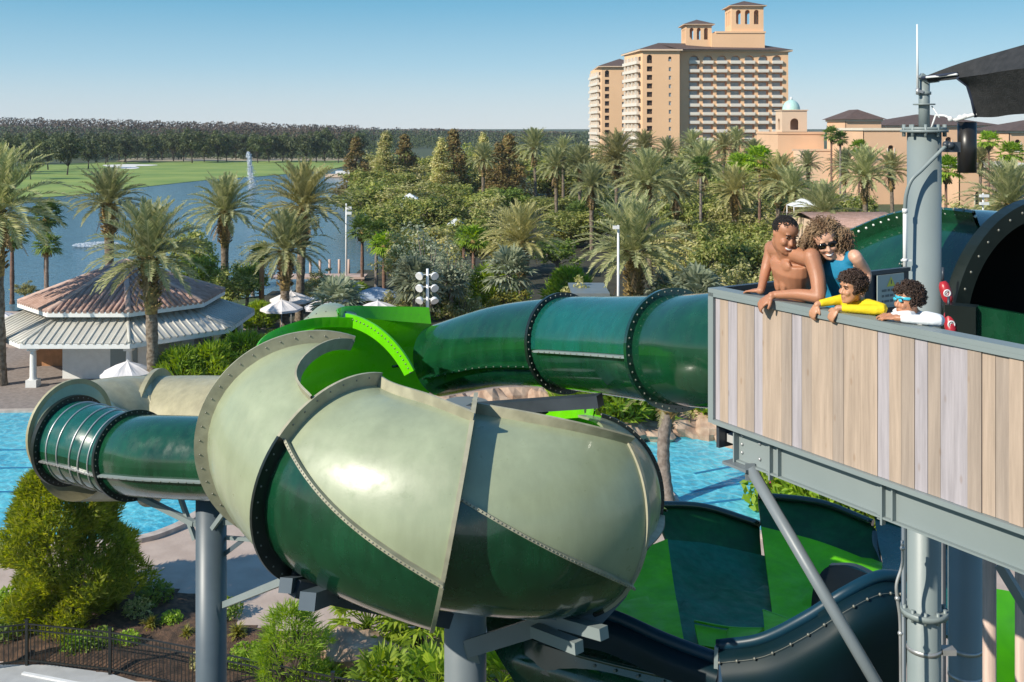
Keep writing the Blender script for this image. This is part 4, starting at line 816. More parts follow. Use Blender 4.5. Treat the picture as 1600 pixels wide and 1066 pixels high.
for (u,v,D,w,lb) in [(1255,312,98,2.6,'white gabled canopy half hidden by trees right of the grove'),(640,304,150,2.6,'pale roof glimpsed in the grove'),(712,343,120,2.0,'pale canopy behind the silvery tree')]:
    t=thing('canopy',lb,'canopy',(X(u,D),D,0)); z=Z(v,D); b=MB(); b.add([(X(u,D)-w/2,D-w/2,z-.6),(X(u,D)+w/2,D-w/2,z-.6),(X(u,D)+w/2,D+w/2,z-.6),(X(u,D)-w/2,D+w/2,z-.6),(X(u,D),D,z+.2)],[(0,1,4),(1,2,4),(2,3,4),(3,0,4)]); b.build('canopy_top','white_paint',t); b=MB()
    for a in(-1,1):
        for c in(-1,1): b.tube([(X(u,D)+a*w*.47,D+c*w*.47,-.2),(X(u,D)+a*w*.47,D+c*w*.47,z-.6)],.05,6)
    b.build('post','white_paint',t)
# ---------------- pavilion
pc=Vector((-25.1,66.4,0)); pav=thing('pavilion','white octagonal poolside pavilion with two-tier roof, brown tiles above ribbed grey metal','pavilion',pc)
def oc(Rr,z,k,rot=22.5): a=R(k*45+rot-90-22.5+22.5); return pc+Vector((Rr*math.cos(a),Rr*math.sin(a),z))
zl0,zl1,zu0,za=2.62,3.75,4.12,6.35; Rl,Rm,Ru=8.2,5.2,6.25
def roofring(nm,R0,z0,R1,z1,mbase,mrib,step,rr_,ridge):
    b=MB(); 
    for k in range(8):
        a0,a1=oc(R0,z0,k),oc(R0,z0,k+1); c0_,c1=oc(R1,z1,k),oc(R1,z1,k+1); b.add([a0,a1,c1,c0_],[(0,1,2,3)],0)
        up=(c0_+c1-a0-a1).normalized(); al=(a1-a0).normalized(); L=(a1-a0).length; mid0=(a0+a1)/2; n=int(L/step); slope=((c0_+c1)/2-mid0).length
        inner=(c1-c0_).length
        for i in range(n):
            s=-L/2+L*(i+.5)/n; half_in=inner/2
            f=1.0 if abs(s)<=half_in else (L/2-abs(s))/(L/2-half_in)
            p=mid0+al*s; b.tube([p-up*.08,p+up*slope*f],rr_,6,1,caps=True)
        b.tube([a0,c0_],rr_*1.5,8,2)
    b.build(nm,[mbase,mrib,ridge],pav)
roofring('lower_roof',Rl,zl0,Rm,zl1,'metal_roof','metal_roof',.42,.075,'metal_roof')
roofring('upper_roof',Ru,zu0,.02,za,'tile_roof','tile_roof',.34,.12,'tile_ridge')
b=MB()
def ringbox(b,R0,R1,z0,z1,mi=0):
    for k in range(8):
        q=[oc(R0,z0,k),oc(R0,z0,k+1),oc(R1,z0,k+1),oc(R1,z0,k),oc(R0,z1,k),oc(R0,z1,k+1),oc(R1,z1,k+1),oc(R1,z1,k)]; b.add(q,[(0,1,5,4),(3,7,6,2),(0,3,2,1),(4,5,6,7)],mi)
ringbox(b,Ru+.05,Ru-.5,zu0-.32,zu0-.02); b.build('upper_fascia','pav_white',pav)
b=MB(); ringbox(b,Rl+.05,Rl-.3,zl0-.30,zl0-.02); b.add([oc(Rl-.3,zl0-.25,k) for k in range(8)],[tuple(range(8))]); b.build('lower_fascia','pav_white',pav)
b=MB(); 
for k in range(8):
    a0,a1=oc(Ru-.6,zu0-.3,k),oc(Ru-.6,zu0-.3,k+1); c0_,c1=oc(Rm,zl1-.1,k),oc(Rm,zl1-.1,k+1); b.add([c0_,c1,a1,a0],[(0,1,2,3)])
b.build('drum','pav_white',pav)
b=MB(); bx(b,pc.x-1.9,pc.x+3.4,pc.y-4.9,pc.y+3.5,-.06,zl0-.3); b.build('core_wall','pav_white',pav)
b=MB(); bx(b,pc.x+1.0,pc.x+2.6,pc.y-4.96,pc.y-4.9,-.05,2.0); dr_=b.build('door','steel_pale',pav); b=MB(); b.sph((pc.x+2.4,pc.y-5.0,1.0),.05,8); b.build('door_handle','galv',dr_)
b=MB(); bx(b,pc.x-5.2,pc.x-2.4,pc.y-1.6,pc.y-1.2,-.06,1.15); b.build('bar_counter','wood_orange',pav)
for k in range(8):
    p=oc(Rl-.9,0,k); b=MB(); zc=zl0-.3; b.box((p.x,p.y,.15),(.62,.62,.42)); b.tube([(p.x,p.y,.36),(p.x,p.y,.5),(p.x,p.y,1.5),(p.x,p.y,zc-.25)],[.24,.19,.185,.16],14,caps=False); b.box((p.x,p.y,zc-.14),(.5,.5,.27)); b.build('pillar','pav_white',pav)
p=Vector((X(78,59),62,0))
# umbrellas
def umbrella(loc,w,h,label,m='umbrella_white',grp='patio umbrellas',rz=0,n=8,dz=.62):
    t=thing('patio_umbrella',label,'umbrella',loc,grp); L=Vector(loc); b=MB(); top=L+Vector((0,0,h)); ring=[]
    for k in range(n*4):
        a=2*PI*k/(n*4)+rz; f=(k%4)/4; sag=1-.10*math.sin(PI*f); ring.append(L+Vector((w/2*math.cos(a)*sag,w/2*math.sin(a)*sag,h-dz)))
    mid=[top.lerp(q,.5)+Vector((0,0,.05-.06*math.sin(PI*((k%4)/4)))) for k,q in enumerate(ring)]
    for i in range(n*4):
        j=(i+1)%(n*4); b.add([top,mid[i],mid[j]],[(0,1,2)]); b.add([mid[i],ring[i],ring[j],mid[j]],[(0,1,2,3)]); b.add([ring[i],ring[i]-Vector((0,0,.16)),ring[j]-Vector((0,0,.16)),ring[j]],[(0,1,2,3)])
    cn_=b.build('canopy',m,t); b=MB(); b.tube([L,L+Vector((0,0,h+.08))],.03,8); b.tube([L,L+Vector((0,0,.1))],[.3,.28],12); b.build('pole','white_paint',t)
    b=MB()
    for k in range(n): a=2*PI*k/n+rz; b.bar(top-Vector((0,0,.06)),L+Vector((w/2*.98*math.cos(a),w/2*.98*math.sin(a),h-dz-.02)),.025,.025)
    b.build('rib','white_paint',cn_)
def umb(u,v,D,w,lb,m='umbrella_white'):
    z=Z(v,D); umbrella((X(u,D),D,-.06),w,z+.06,lb,m,rz=rnd.random())
umb(199,564,57,2.9,'white patio umbrella in front of the pavilion pillar')
umb(290,546,60,2.6,'white patio umbrella half hidden by the areca bushes')
umb(455,455,76,3.2,'white umbrella between the crossing date palm trunks'); umb(440,468,73,3.0,'pale umbrella low beside the front crossing palm'); umb(520,452,77,3.4,'pale blue-grey umbrella left of the light mast','umbrella_blue'); umb(508,466,72,3.0,'white umbrella above the slide crest, farther left'); umb(588,448,77,3.8,'large blue-grey umbrella right of the light mast','umbrella_blue'); umb(590,470,68,3.6,'white umbrella above the slide crest, farther right'); umb(2,486,70,3.0,'white umbrella at the photo edge left of the pavilion roof')
# poles
def pole(name,label,u,v0,D,v1,r,m='white_paint',z0=-.1):
    t=thing(name,label,'light mast',(X(u,D),D,0)); zt=Z(v0,D); b=MB(); b.tube([(X(u,D),D,z0),(X(u,D),D,zt)],[r*1.2,r*.8],10); b.build('mast',m,t); return t,zt
t,zt=pole('flood_light_mast','white mast with four pairs of round flood lights behind the slide crest',668,420,62,0,.10)
x=X(668,62)
for i,vv in enumerate((429,448,467)):
    z=Z(vv,62)
    for s in(-1,1):
        b=MB(); b.bar((x,62,z),(x+s*.38,61.9,z),.05,.05); c=Vector((x+s*.42,61.7,z)); d=Vector((s*.5,-1,-.5 if i<2 else -.9)).normalized(); b.tube([c+d*-.14,c,c+d*.16],[.12,.22,.25],12); b.build('flood_light',['white_paint'],t)
t,zt=pole('light_mast','tall thin white light mast against the lake',541,318,100,0,.09)
b=MB(); b.box((X(546,100),99.8,Z(325,100)),(.5,.3,.25)); b.box((X(546,100),99.8,Z(333,100)),(.5,.3,.25)); b.build('flood_light','white_paint',t)
t,zt=pole('light_mast','white light mast in front of the thick-trunked date palm',966,352,66,0,.085)
b=MB(); b.box((X(962,66),65.8,Z(355,66)),(.4,.3,.2)); b.build('flood_light','white_paint',t)
t,zt=pole('light_mast','pale mast with cross lamps right of the hanging black cylinder',1536,302,85,0,.07)
b=MB()
for vv in(306,318): b.box((X(1536,85),84.8,Z(vv,85)),(.7,.3,.22))
b.build('flood_light','white_paint',t)
for u,v0,v1,D,lb in [(191,385,448,0,''),(409,430,460,82,'orange-brown wooden post by the lake')]:
    if D: b=MB(); b.tube([(X(u,D),D,-.2),(X(u,D),D,Z(v0-38,D))],.2,8); o=b.build('wooden_post','wood_orange'); tag(o,lb,'post')
# dock
b=MB()
dk=thing('timber_jetty','weathered timber jetty on the near lake shore','jetty',G(500,428))
b.box(tuple(G(500,432,.5)),(9,2.4,.2)); b.build('deck_board','post_wood',dk)
for i in range(7): b=MB(); p=G(455+i*15,435); b.tube([p+Vector((0,0,-.3)),p+Vector((0,0,1.9))],.13,7); b.build('post','post_wood',dk)
t=thing('lake_pontoon','small pale pontoon by the fairway end of the lake','pontoon',G(530,276)); b=MB(); p=G(533,276); b.box((p.x,p.y,.3),(9,5,.8)); b.build('hull','stucco_pale',t); b=MB(); b.box((p.x+1,p.y,1.3),(5,3,.9)); b.build('shelter','white_paint',t)
# fountains
def fountain(name,label,p,h,w,n,seed,jet=True):
    rr=random.Random(seed); b=MB()
    for k in range(n):
        if jet:
            s=rr.random(); z=h*s; rad=w*(.05+.13*(1-s)+(.05 if s>.85 else 0))*(1-.5*max(0,s-.9)/.1); dx=abs(rr.gauss(0,1))*.22*w*(1-s)+.25*w*(1-s)
            q=Vector((p.x+rr.gauss(0,1)*rad+dx,p.y+rr.gauss(0,1)*rad,z)); sz=rr.uniform(.05,.17)*h/9*(1 if z>h*.1 else 1)
        else:
            a=rr.uniform(0,6.28); rd=w*rr.random()**.5; q=Vector((p.x+rd*math.cos(a),p.y+rd*math.sin(a),rr.uniform(-.19,.18)*(1.2-rd/w))); sz=rr.uniform(.03,.11)
        d=Vector((rr.uniform(-1,1),rr.uniform(-1,1),rr.uniform(-1,1))).normalized()*sz; e=d.orthogonal().normalized()*sz*.6; b.add([q+d,q+e,q-d,q-e],[(0,1,2,3)])
        b.add([q+d,q+d.cross(e).normalized()*sz*.6,q-d],[(0,1,2)])
    o=b.build(name,'fountain_white'); tag(o,label,'fountain')
pf=G(388,297); fountain('fountain_jet','tall white fountain jet rising from the lake',pf,9.2,2.6,3800,3)
fountain('fountain_splash','low splashing aerator ring on the lake behind the palms',G(150,382),0,2.8,2600,5,jet=False)
# ---------------- iron fence
fence=thing('iron_fence','black iron picket fence along the mulch bed','fence',G(40,1038))
path=[G(-60,1052),G(42,1038),G(172,1052),G(330,1085),G(520,1128),G(700,1160)]
fh=1.15
bp=MB(); 
for a,c in zip(path,path[1:]):
    b=MB(); n=int((c-a).length/.115); 
    for zz in(.12,fh-.18,fh-.02): b.bar(a+Vector((0,0,zz)),c+Vector((0,0,zz)),.03,.035)
    for i in range(1,n): q=a.lerp(c,i/n); b.bar(q+Vector((0,0,.06)),q+Vector((0,0,fh-.03)),.018,.018,up=Vector((0,1,0)))
    b.build('fence_panel','fence_black',fence)
for q in path:
    b=MB(); b.box((q.x,q.y,fh/2+.03),(.075,.075,fh+.1)); b.box((q.x,q.y,fh+.1),(.1,.1,.03)); b.build('fence_post','fence_black',fence)
b=MB(); a,c=path[1]+Vector((.1,-.45,-.02)),path[4]+Vector((.1,-.45,-.02)); b.bar(a,c,.10,.07); o=b.build('white_kerb','white_paint'); tag(o,kind='structure')
# play post
t=thing('play_post','wooden post with pink, green and lime plastic panels at the pool edge','play post',G(1215,795)); b=MB(); p=G(1215,795); D=p.y
b.tube([p,P(1215,730,D)],.16,10); b.build('post','wood_orange',t)
for k,(m_,v0,v1) in enumerate((('play_lime',737,747),('play_pink',747,760),('play_green',762,774))):
    b=MB(); bx(b,X(1201,D-.2),X(1229,D-.2),D-.35,D-.2,Z(v1,D-.2),Z(v0,D-.2)); b.build('panel',m_,t)
# ================================================================ MAIN SLIDE
slide=thing('water_slide','giant cream, dark green and lime spiral tube water slide wound round a grey column','water slide',(-.72,14.6,0))
AX=Vector((-.72,14.6,0))
TT=[(80,1.95,1.24,10.82,0),(110,1.95,1.26,10.80,.02),(135,2.0,1.29,10.80,.05),(150,2.05,1.31,10.73,.08),(165,2.1,1.35,10.74,.10),(194,2.1,1.38,10.72,.14),(225,1.96,1.27,10.47,.18),(270.5,1.95,1.22,10.32,.19),(315,1.95,1.23,10.16,.15),(340,1.80,1.17,9.95,.15),(360,1.72,1.15,9.75,.15),(405,1.85,1.2,9.25,.15),(450,1.95,1.15,8.9,.1)]
def tor(th,ph,dr=0.0):
    Rc,r,cz,tl=slerp(TT,th); a=R(th); p=R(ph); e=Vector((math.cos(a),math.sin(a),0)); t=Vector((-math.sin(a),math.cos(a),0))
    up=Vector((0,0,1))+t*tl*1.0; up.normalize()
    return AX+e*Rc+Vector((0,0,cz))+(e*math.cos(p)+up*math.sin(p))*(r+dr)
def bolts(b,pts,r=.017,mi=0):
    for p in pts: b.sph(p,r,6,mi=mi)
def shell(nm,th0,th1,phi_hi,phi_lo,seam,mu,ml,inner='lime_shell',n=18,m=40,lipw=.13,bulge=0.0,d0=0.0,d1=0.0,single=False,seamf=True,flc='cream_flange',lipflange=True):
    """phi_hi/phi_lo/seam are functions of t in 0..1"""
    b=MB(); O=[];I=[]
    for i in range(n+1):
        t=i/n; th=th0+(th1-th0)*t; hi=phi_hi(t); lo=phi_lo(t); s=seam(t); s=max(min(s,hi-.5),lo+.5)
        dr=bulge*math.sin(PI*t)+d0+(d1-d0)*t*t
        phs=[lo+(s-lo)*k/(m//2) for k in range(m//2+1)]+[s+(hi-s)*k/(m//2) for k in range(1,m//2+1)]
        O.append([tor(th,p,dr) for p in phs]); I.append([tor(th,p,dr-.035) for p in phs])
    h=m//2
    b.grid([r[:h+1] for r in O],0); b.grid([r[h:] for r in O],1); 
    if not single:
        b.grid([r[::-1] for r in I],2)
        for k in(0,-1): b.grid([[r[k] for r in O],[r[k] for r in I]],1 if k else 0)
        for k in(0,-1): b.grid([O[k],I[k]],1)
    part=b.build('shell',[ml,mu,inner],slide)
    if seamf:
        f=MB(); a=[]; c=[]; d=[]; e=[]
        for i in range(n+1):
            t=i/n; th=th0+(th1-th0)*t; s=seam(t)
            if s<phi_lo(t) or s>phi_hi(t): continue
            dr=bulge*math.sin(PI*t)+d0+(d1-d0)*t*t; a.append(tor(th,s-.8,dr-.01)); c.append(tor(th,s-.8,dr+.085)); d.append(tor(th,s+.8,dr+.085)); e.append(tor(th,s+.8,dr-.01))
        if len(a)>1:
            f.grid([a,c,d,e],0,sm=False); 
            for i in range(len(c)*2-1): 
                j=i//2; p=(c[j]+d[j])/2 if i%2==0 else (c[j]+d[j]+c[min(j+1,len(c)-1)]+d[min(j+1,len(c)-1)])/4
                f.sph(p,.012,6,mi=1)
            f.build('seam_flange',[flc,'bolt'],part)
    if lipflange:
        f=MB(); a=[];c=[];d=[];e=[]
        for i in range(n+1):
            t=i/n; th=th0+(th1-th0)*t; hi=phi_hi(t); dr=bulge*math.sin(PI*t)+d0+(d1-d0)*t*t
            lw=lipw(t) if callable(lipw) else lipw; q=tor(th,hi,dr); q0=tor(th,hi-3,dr); tg=(tor(th+1,phi_hi(min(1,t+1/n)),dr)-tor(th-1,phi_hi(max(0,t-1/n)),dr)).normalized()
            nrm=(tor(th,hi,dr+.1)-tor(th,hi,dr)).normalized(); up=(q-q0).normalized()
            a.append(q-up*.012); c.append(q-up*.012+nrm*lw); d.append(q+up*.018+nrm*lw); e.append(q+up*.018-nrm*.035)
        f.grid([a,c,d,e],0,sm=False)
        for i in range(len(c)):
            for z in(0,.5):
                j=min(i+1,len(c)-1); p=c[i].lerp(c[j],z)*.5+e[i].lerp(e[j],z)*.5; f.sph(p+Vector((0,0,.008)),.011,6,mi=1)
        f.build('lip_flange',[flc,'bolt'],part)
    return part
def ringflange(th,ph0,ph1,w=.12,tk=.05,split=None,mu='cream_flange',ml='flange_black',n=60,nb=2):
    b=MB(); P_=[[],[],[],[]]; t=R(th); tv=Vector((-math.sin(t),math.cos(t),0))
    Ms=[]; B=[]
    for i in range(n+1):
        ph=ph0+(ph1-ph0)*i/n; up=tor(th,ph,w)-tor(th,ph,0)
        for k,(dr,o) in enumerate(((-.04,-tk/2),(w,-tk/2),(w,tk/2),(-.04,tk/2))): P_[k].append(tor(th,ph,dr)+tv*o)
        if i%nb==0: 
            for o in(-tk/2,tk/2): B.append((tor(th,ph,w*.55)+tv*o,ph))
    for k in range(4):
        A=P_[k]; C=P_[(k+1)%4]
        if split is None: b.grid([A,C],0,sm=False)
        else:
            s=max(1,min(n-1,int((split-ph0)/(ph1-ph0)*n))); 
            b.grid([A[:s+1],C[:s+1]],1,sm=False); b.grid([A[s:],C[s:]],0,sm=False)
    for p,ph in B: b.sph(p,.014,6,mi=2)
    b.build('ring_flange',[mu,ml,'bolt'],slide)
L1=lambda a,b: (lambda t:a+(b-a)*t)
def LT(*p): return lambda t: slerp(list(p),t)[0]
# rear, interior seen
shell('shell',103,150,LT((0,44),(.5,57),(.8,70),(1,86)),L1(-175,-175),L1(20,20),'lime_gloss','lime_gloss',flc='lime_glow',lipw=lambda t:.31-.24*t,n=18,single=True,seamf=False,d0=.02,d1=.09)
shell('shell',150,194,LT((0,98),(.35,78),(.7,66),(1,60)),L1(-175,-175),L1(0,30),'lime_glow','lime_glow',flc='lime_glow',lipw=.12,n=18,single=True,seamf=False)
ringflange(150,92,150,w=.16,tk=.04,mu='lime_shell',ml='lime_shell',nb=3)
# rear ring hood: short curved cover over the top seen as a cream cap
b=MB(); g=netsurf([[P(470,508,16.15),P(496,502,16.1),P(527,498,16.05),P(562,500,16.0)],[P(474,500,16.3),P(499,487,16.3),P(530,484,16.3),P(558,493,16.3)],[P(478,497,16.7),P(501,477,16.7),P(528,474,16.7),P(556,488,16.7)],[P(480,505,17.1),P(505,485,17.1),P(530,482,17.1),P(560,492,17.1)]],6,6)
b.grid(g,0); b.grid([[p+Vector((0,.03,-.03)) for p in r][::-1] for r in g],0)
for p in g[5][2::3]: b.sph(p,.015,6,mi=1)
b.build('joint_hood',['cream_shell','bolt'],slide)
# left
shell('shell',194,225,LT((0,112),(.25,92),(.6,68),(1,60)),L1(-175,-175),L1(-60,-60),'cream_shell','green_shell',bulge=.0,d1=.06)
# front left
shell('shell',225,270.5,LT((0,104),(.6,84),(1,64)),L1(-175,-175),LT((0,37),(.5,10),(1,-14)),'cream_shell','green_shell',bulge=.02,d0=-.02,d1=.18,n=26)
# front right
shell('shell',270.5,315,LT((0,92),(.5,68),(1,45)),L1(-175,-175),LT((0,25),(.5,-3),(1,-29)),'cream_shell','green_shell',bulge=.03,d0=-.05,d1=.12,n=26)
# right
shell('shell',315,362,LT((0,60),(.4,80),(1,92)),L1(-175,-175),LT((0,-20),(1,-14)),'cream_shell','green_shell',bulge=.0,d0=-.16,d1=-.02,lipflange=False)
shell('shell',362,425,LT((0,80),(1,86)),L1(-175,-175),L1(-10,-10),'lime_shell','dark_green',flc='lime_shell')
shell('shell',425,470,L1(179,179),L1(-180,-180),L1(-10,-10),'green_shell','green_shell',lipflange=False,seamf=False)
ringflange(194,-120,112,w=.17,mu='cream_flange',ml='cream_flange',split=-60)
ringflange(225,-150,104,w=.15,split=37)
ringflange(270.3,-120,93,w=.20,tk=.05,mu='cream_flange',ml='cream_flange',split=-70)
ringflange(315,-150,46,w=.15,split=-50)
ringflange(362,-120,75,w=.035,tk=.035,split=-14,mu='flange_black')
b=MB(); b.tube(cr([P(613,573,16.75),P(640,572,17.0),P(672,583,17.15),P(697,580,17.1)],5),.022,6); b.build('inner_seam','dark_green',slide)
# ---------------- generic tubes
def tubing(nm,ctrl,n,mat_up,mat_lo,inner,parent,rads,seg=48,split=True,seamph=(0,)):
    """ctrl world points; rads list; longitudinal seams at side angle"""
    pts=cr(ctrl,n); rr=[r[0] for r in cr([(r,0,0) for r in rads],n)]
    b=MB(); rows=[];rin=[];fr=[]
    for i,p in enumerate(pts):
        t=(pts[min(i+1,len(pts)-1)]-pts[max(i-1,0)]).normalized(); side=t.cross(Vector((0,0,1))).normalized(); up=side.cross(t); fr.append((p,t,side,up,rr[i]))
        rows.append([p+(side*math.cos(2*PI*k/seg)+up*math.sin(2*PI*k/seg))*rr[i] for k in range(seg)]); rin.append([p+(side*math.cos(2*PI*k/seg)+up*math.sin(2*PI*k/seg))*(rr[i]-.03) for k in range(seg)])
    h=seg//2
    b.grid([r[:h+1] for r in rows],0); b.grid([r[h:]+[r[0]] for r in rows],1); b.grid([r[::-1] for r in rin],2,closed=True)
    for k in(0,-1): b.grid([rows[k],rin[k]],0,closed=True)
    o=b.build(nm,[mat_up,mat_lo,inner],parent); return o,fr
def tring(f,w,tk,m,parent,nb=44,bm='bolt'):
    p,t,s,u,r=f; b=MB(); N=64; P_=[]
    for dr,o in((-.01,-tk/2),(w,-tk/2),(w,tk/2),(-.01,tk/2)): P_.append([p+t*o+(s*math.cos(2*PI*k/N)+u*math.sin(2*PI*k/N))*(r+dr) for k in range(N)])
    b.grid(P_,0,sm=False,closed=True)
    for k in range(nb):
        a=2*PI*k/nb
        for o in(-tk/2,tk/2): b.sph(p+t*o+(s*math.cos(a)+u*math.sin(a))*(r+w*.55),.014,6,mi=1)
    b.build('ring_flange',[m,bm],parent)
def tseam(frs,ang,parent,m='steel_pale',w=.07):
    b=MB(); A=[[],[],[],[]]
    for p,t,s,u,r in frs:
        for k,(dr,da) in enumerate(((-.01,-.02),(w,-.02),(w,.02),(-.01,.02))): A[k].append(p+(s*math.cos(ang+da)+u*math.sin(ang+da))*(r+dr))
    b.grid(A,0,sm=False)
    for i in range(0,len(frs),1):
        p,t,s,u,r=frs[i]; b.sph(p+(s*math.cos(ang)+u*math.sin(ang))*(r+w)+Vector((0,0,.0)),.013,6,mi=1)
    b.build('seam_flange',[m,'bolt'],parent)
TR=.68
up_ctrl=[P(688,563,17.25),P(783,541,16.3),P(882,536,15.2),P(960,540,14.3),P(1056,546,13.1),P(1115,547,12.4),P(1180,545,11.9),P(1250,535,11.6),P(1330,500,11.3),P(1410,468,10.9),P(1500,462,10.3),P(1618,492,9.5)]
up_r=[.60,.64,.67,.68,.69,.69,.70,.72,.74,.78,.86,.93]
pts_n=8
def cutub(i0,i1,**k):
    o,fr=tubing('tube_section',up_ctrl[i0:i1+1],pts_n,k.get('mu','teal_shell'),k.get('ml','green_shell'),k.get('inner','black_void'),slide,up_r[i0:i1+1]); return o,fr
full=cr(up_ctrl,pts_n)
# one continuous sweep split at the rings
def sweep(ctrl,rads,n,cuts,mats,inner,parent,seg=48):
    pts=cr(ctrl,n); rr=[r[0] for r in cr([(r,0,0) for r in rads],n)]; fr=[]
    for i,p in enumerate(pts):
        t=(pts[min(i+1,len(pts)-1)]-pts[max(i-1,0)]).normalized(); side=t.cross(Vector((0,0,1))).normalized(); up=side.cross(t); fr.append((p,t,side,up,rr[i]))
    secs=[]; h=seg//2
    for (a,c),(mu,ml) in zip(zip(cuts,cuts[1:]),mats):
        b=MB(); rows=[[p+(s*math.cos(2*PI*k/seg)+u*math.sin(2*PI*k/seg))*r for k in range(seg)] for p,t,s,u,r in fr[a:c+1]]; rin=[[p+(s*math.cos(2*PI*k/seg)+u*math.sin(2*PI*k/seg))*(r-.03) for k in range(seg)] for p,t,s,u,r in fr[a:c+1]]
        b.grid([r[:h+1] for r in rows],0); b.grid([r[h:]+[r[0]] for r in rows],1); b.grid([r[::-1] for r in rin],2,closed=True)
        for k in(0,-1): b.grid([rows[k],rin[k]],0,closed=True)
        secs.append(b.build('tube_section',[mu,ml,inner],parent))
    return fr,secs
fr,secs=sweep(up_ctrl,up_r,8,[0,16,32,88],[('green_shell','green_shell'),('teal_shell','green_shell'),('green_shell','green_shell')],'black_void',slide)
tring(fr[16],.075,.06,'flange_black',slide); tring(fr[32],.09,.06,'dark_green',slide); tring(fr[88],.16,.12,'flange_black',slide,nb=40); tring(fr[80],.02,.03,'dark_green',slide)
# side of tube facing the camera: find the angle
def face_ang(f,el):  # angle on section whose normal faces camera, elevated by el
    p,t,s,u,r=f; return (0 if s.y<0 else PI)+ (R(el) if s.y<0 else -R(el))
tseam(fr[1:17],face_ang(fr[8],-20),secs[0],'green_shell'); tseam(fr[17:33],face_ang(fr[24],-2),secs[1],'steel_pale'); tseam(fr[62:86],face_ang(fr[70],62),secs[2],'green_shell',w=.15)
# bolts along the hull top; the thin filler tube only links them
b=MB(); b.tube([p+(s*math.cos(face_ang(f,62))+u*math.sin(face_ang(f,62)))*(r+.095) for f in fr[62:86] for p,t,s,u,r in[f]],.006,4)
for f in fr[62:86:1]:
    p,t,s,u,r=f; a=face_ang(f,62); b.sph(p+(s*math.cos(a)+u*math.sin(a))*(r+.10)-Vector((0,.02,0)),.016,8)
b.build('bolt_row','bolt_white',secs[2])
lo_ctrl=[P(560,730,15.6),P(440,724,16.3),P(350,717,16.9),P(250,713,17.5),P(198,710,18.1),P(152,697,18.4),P(112,688,18.75)]
lf,ls=sweep(lo_ctrl,[.66,.66,.67,.68,.69,.70,.71],8,[0,30,48],[('green_shell','green_shell'),('teal_shell','green_shell')],'dark_green',slide)
tring(lf[30],.085,.07,'flange_black',slide); tring(lf[48],.10,.09,'flange_black',slide)
tseam(lf[4:31],face_ang(lf[20],-14),ls[0],'steel_pale',.06); tseam(lf[31:48],face_ang(lf[40],-14),ls[1],'galv',.04)
for i in(34,37,39,42,45):
    p,t,s,u,r=lf[i]; b=MB(); N=64; b.tube([p+(s*math.cos(2*PI*k/N)+u*math.sin(2*PI*k/N))*(r+.004) for k in range(N)],.016,6,closed=True); b.build('stripe_rib','galv',ls[1])
# tan outer bend: flared cuff then high banked wall running back to the right
p0,t0,s0,u0,r0=lf[48]; cuff=MB(); C1=p0+t0*.30+Vector((.20,0,.17)); rows=[]
for i,(f_,rr_) in enumerate([(0,.70),(.2,.73),(.5,.77),(.8,.80),(1,.81)]):
    c=p0.lerp(C1,f_); rows.append([c+(s0*math.cos(2*PI*k/48)+u0*math.sin(2*PI*k/48))*rr_ for k in range(48)])
cuff.grid(rows,0,closed=True); 
rows2=[[q for q in rows[-1]],[C1+(s0*math.cos(2*PI*k/48)+u0*math.sin(2*PI*k/48))*.90 for k in range(48)],[C1+t0*.06+(s0*math.cos(2*PI*k/48)+u0*math.sin(2*PI*k/48))*.90 for k in range(48)]]
cuff.grid(rows2,1,closed=True,sm=False); cuff.build('flared_cuff',['cream_shell','tan_shell'],slide)
bend_ctrl=[P(118,690,20.5),P(138,688,20.8),P(160,686,21.1),P(190,684,21.5),P(236,682,21.9),P(300,682,21.7),P(360,685,21.2),P(440,690,20.6)]
pts=cr(bend_ctrl,8); rows=[];fr2=[]
for i,p in enumerate(pts):
    t=(pts[min(i+1,len(pts)-1)]-pts[max(i-1,0)]).normalized(); s=t.cross(Vector((0,0,1))).normalized(); u=s.cross(t); fr2.append((p,t,s,u,1.26))
    rb_=min(1.26,1.14+.12*i/24); rows.append([p+(s*math.cos(R(a))+u*math.sin(R(a)))*rb_ for a in range(-180,181,9)])
b=MB(); b.grid(rows,0); b.build('banked_bend','tan_shell',slide); b=MB(); b.sph(P(124,678,19.75),.80,36); b.build('elbow','cream_shell',slide)
for i in(33,):
    p,t,s,u,r=fr2[i]; b=MB(); N=64; b.grid([[p+t*o+(s*math.cos(2*PI*k/N)+u*math.sin(2*PI*k/N))*q for k in range(N)] for q,o in((1.25,-.05),(1.42,-.05),(1.42,.05),(1.25,.05))],0,sm=False,closed=True); b.build('ring_flange','tan_shell',slide)
tseam(fr2[20:56],face_ang(fr2[36],8),slide,'tan_shell',.05)
# start tub beside the platform opening
WC=Vector((1.5,7.6,0)); WA=Vector((.52,-.854,0)).normalized(); WN=Vector((.854,.52,0)).normalized()
def W(t,s,z): return WC+WA*t+WN*s+Vector((0,0,z))
def wrot(): return Matrix(((WA.x,WN.x,0),(WA.y,WN.y,0),(0,0,1))).to_4x4()
def wbox(b,t0,t1,s0,s1,z0,z1,mi=0):
    c=W((t0+t1)/2,(s0+s1)/2,(z0+z1)/2); b.box(c,(t1-t0,s1-s0,z1-z0),M=wrot(),mi=mi)
mp,mt,ms,mu_,mr=fr[88]
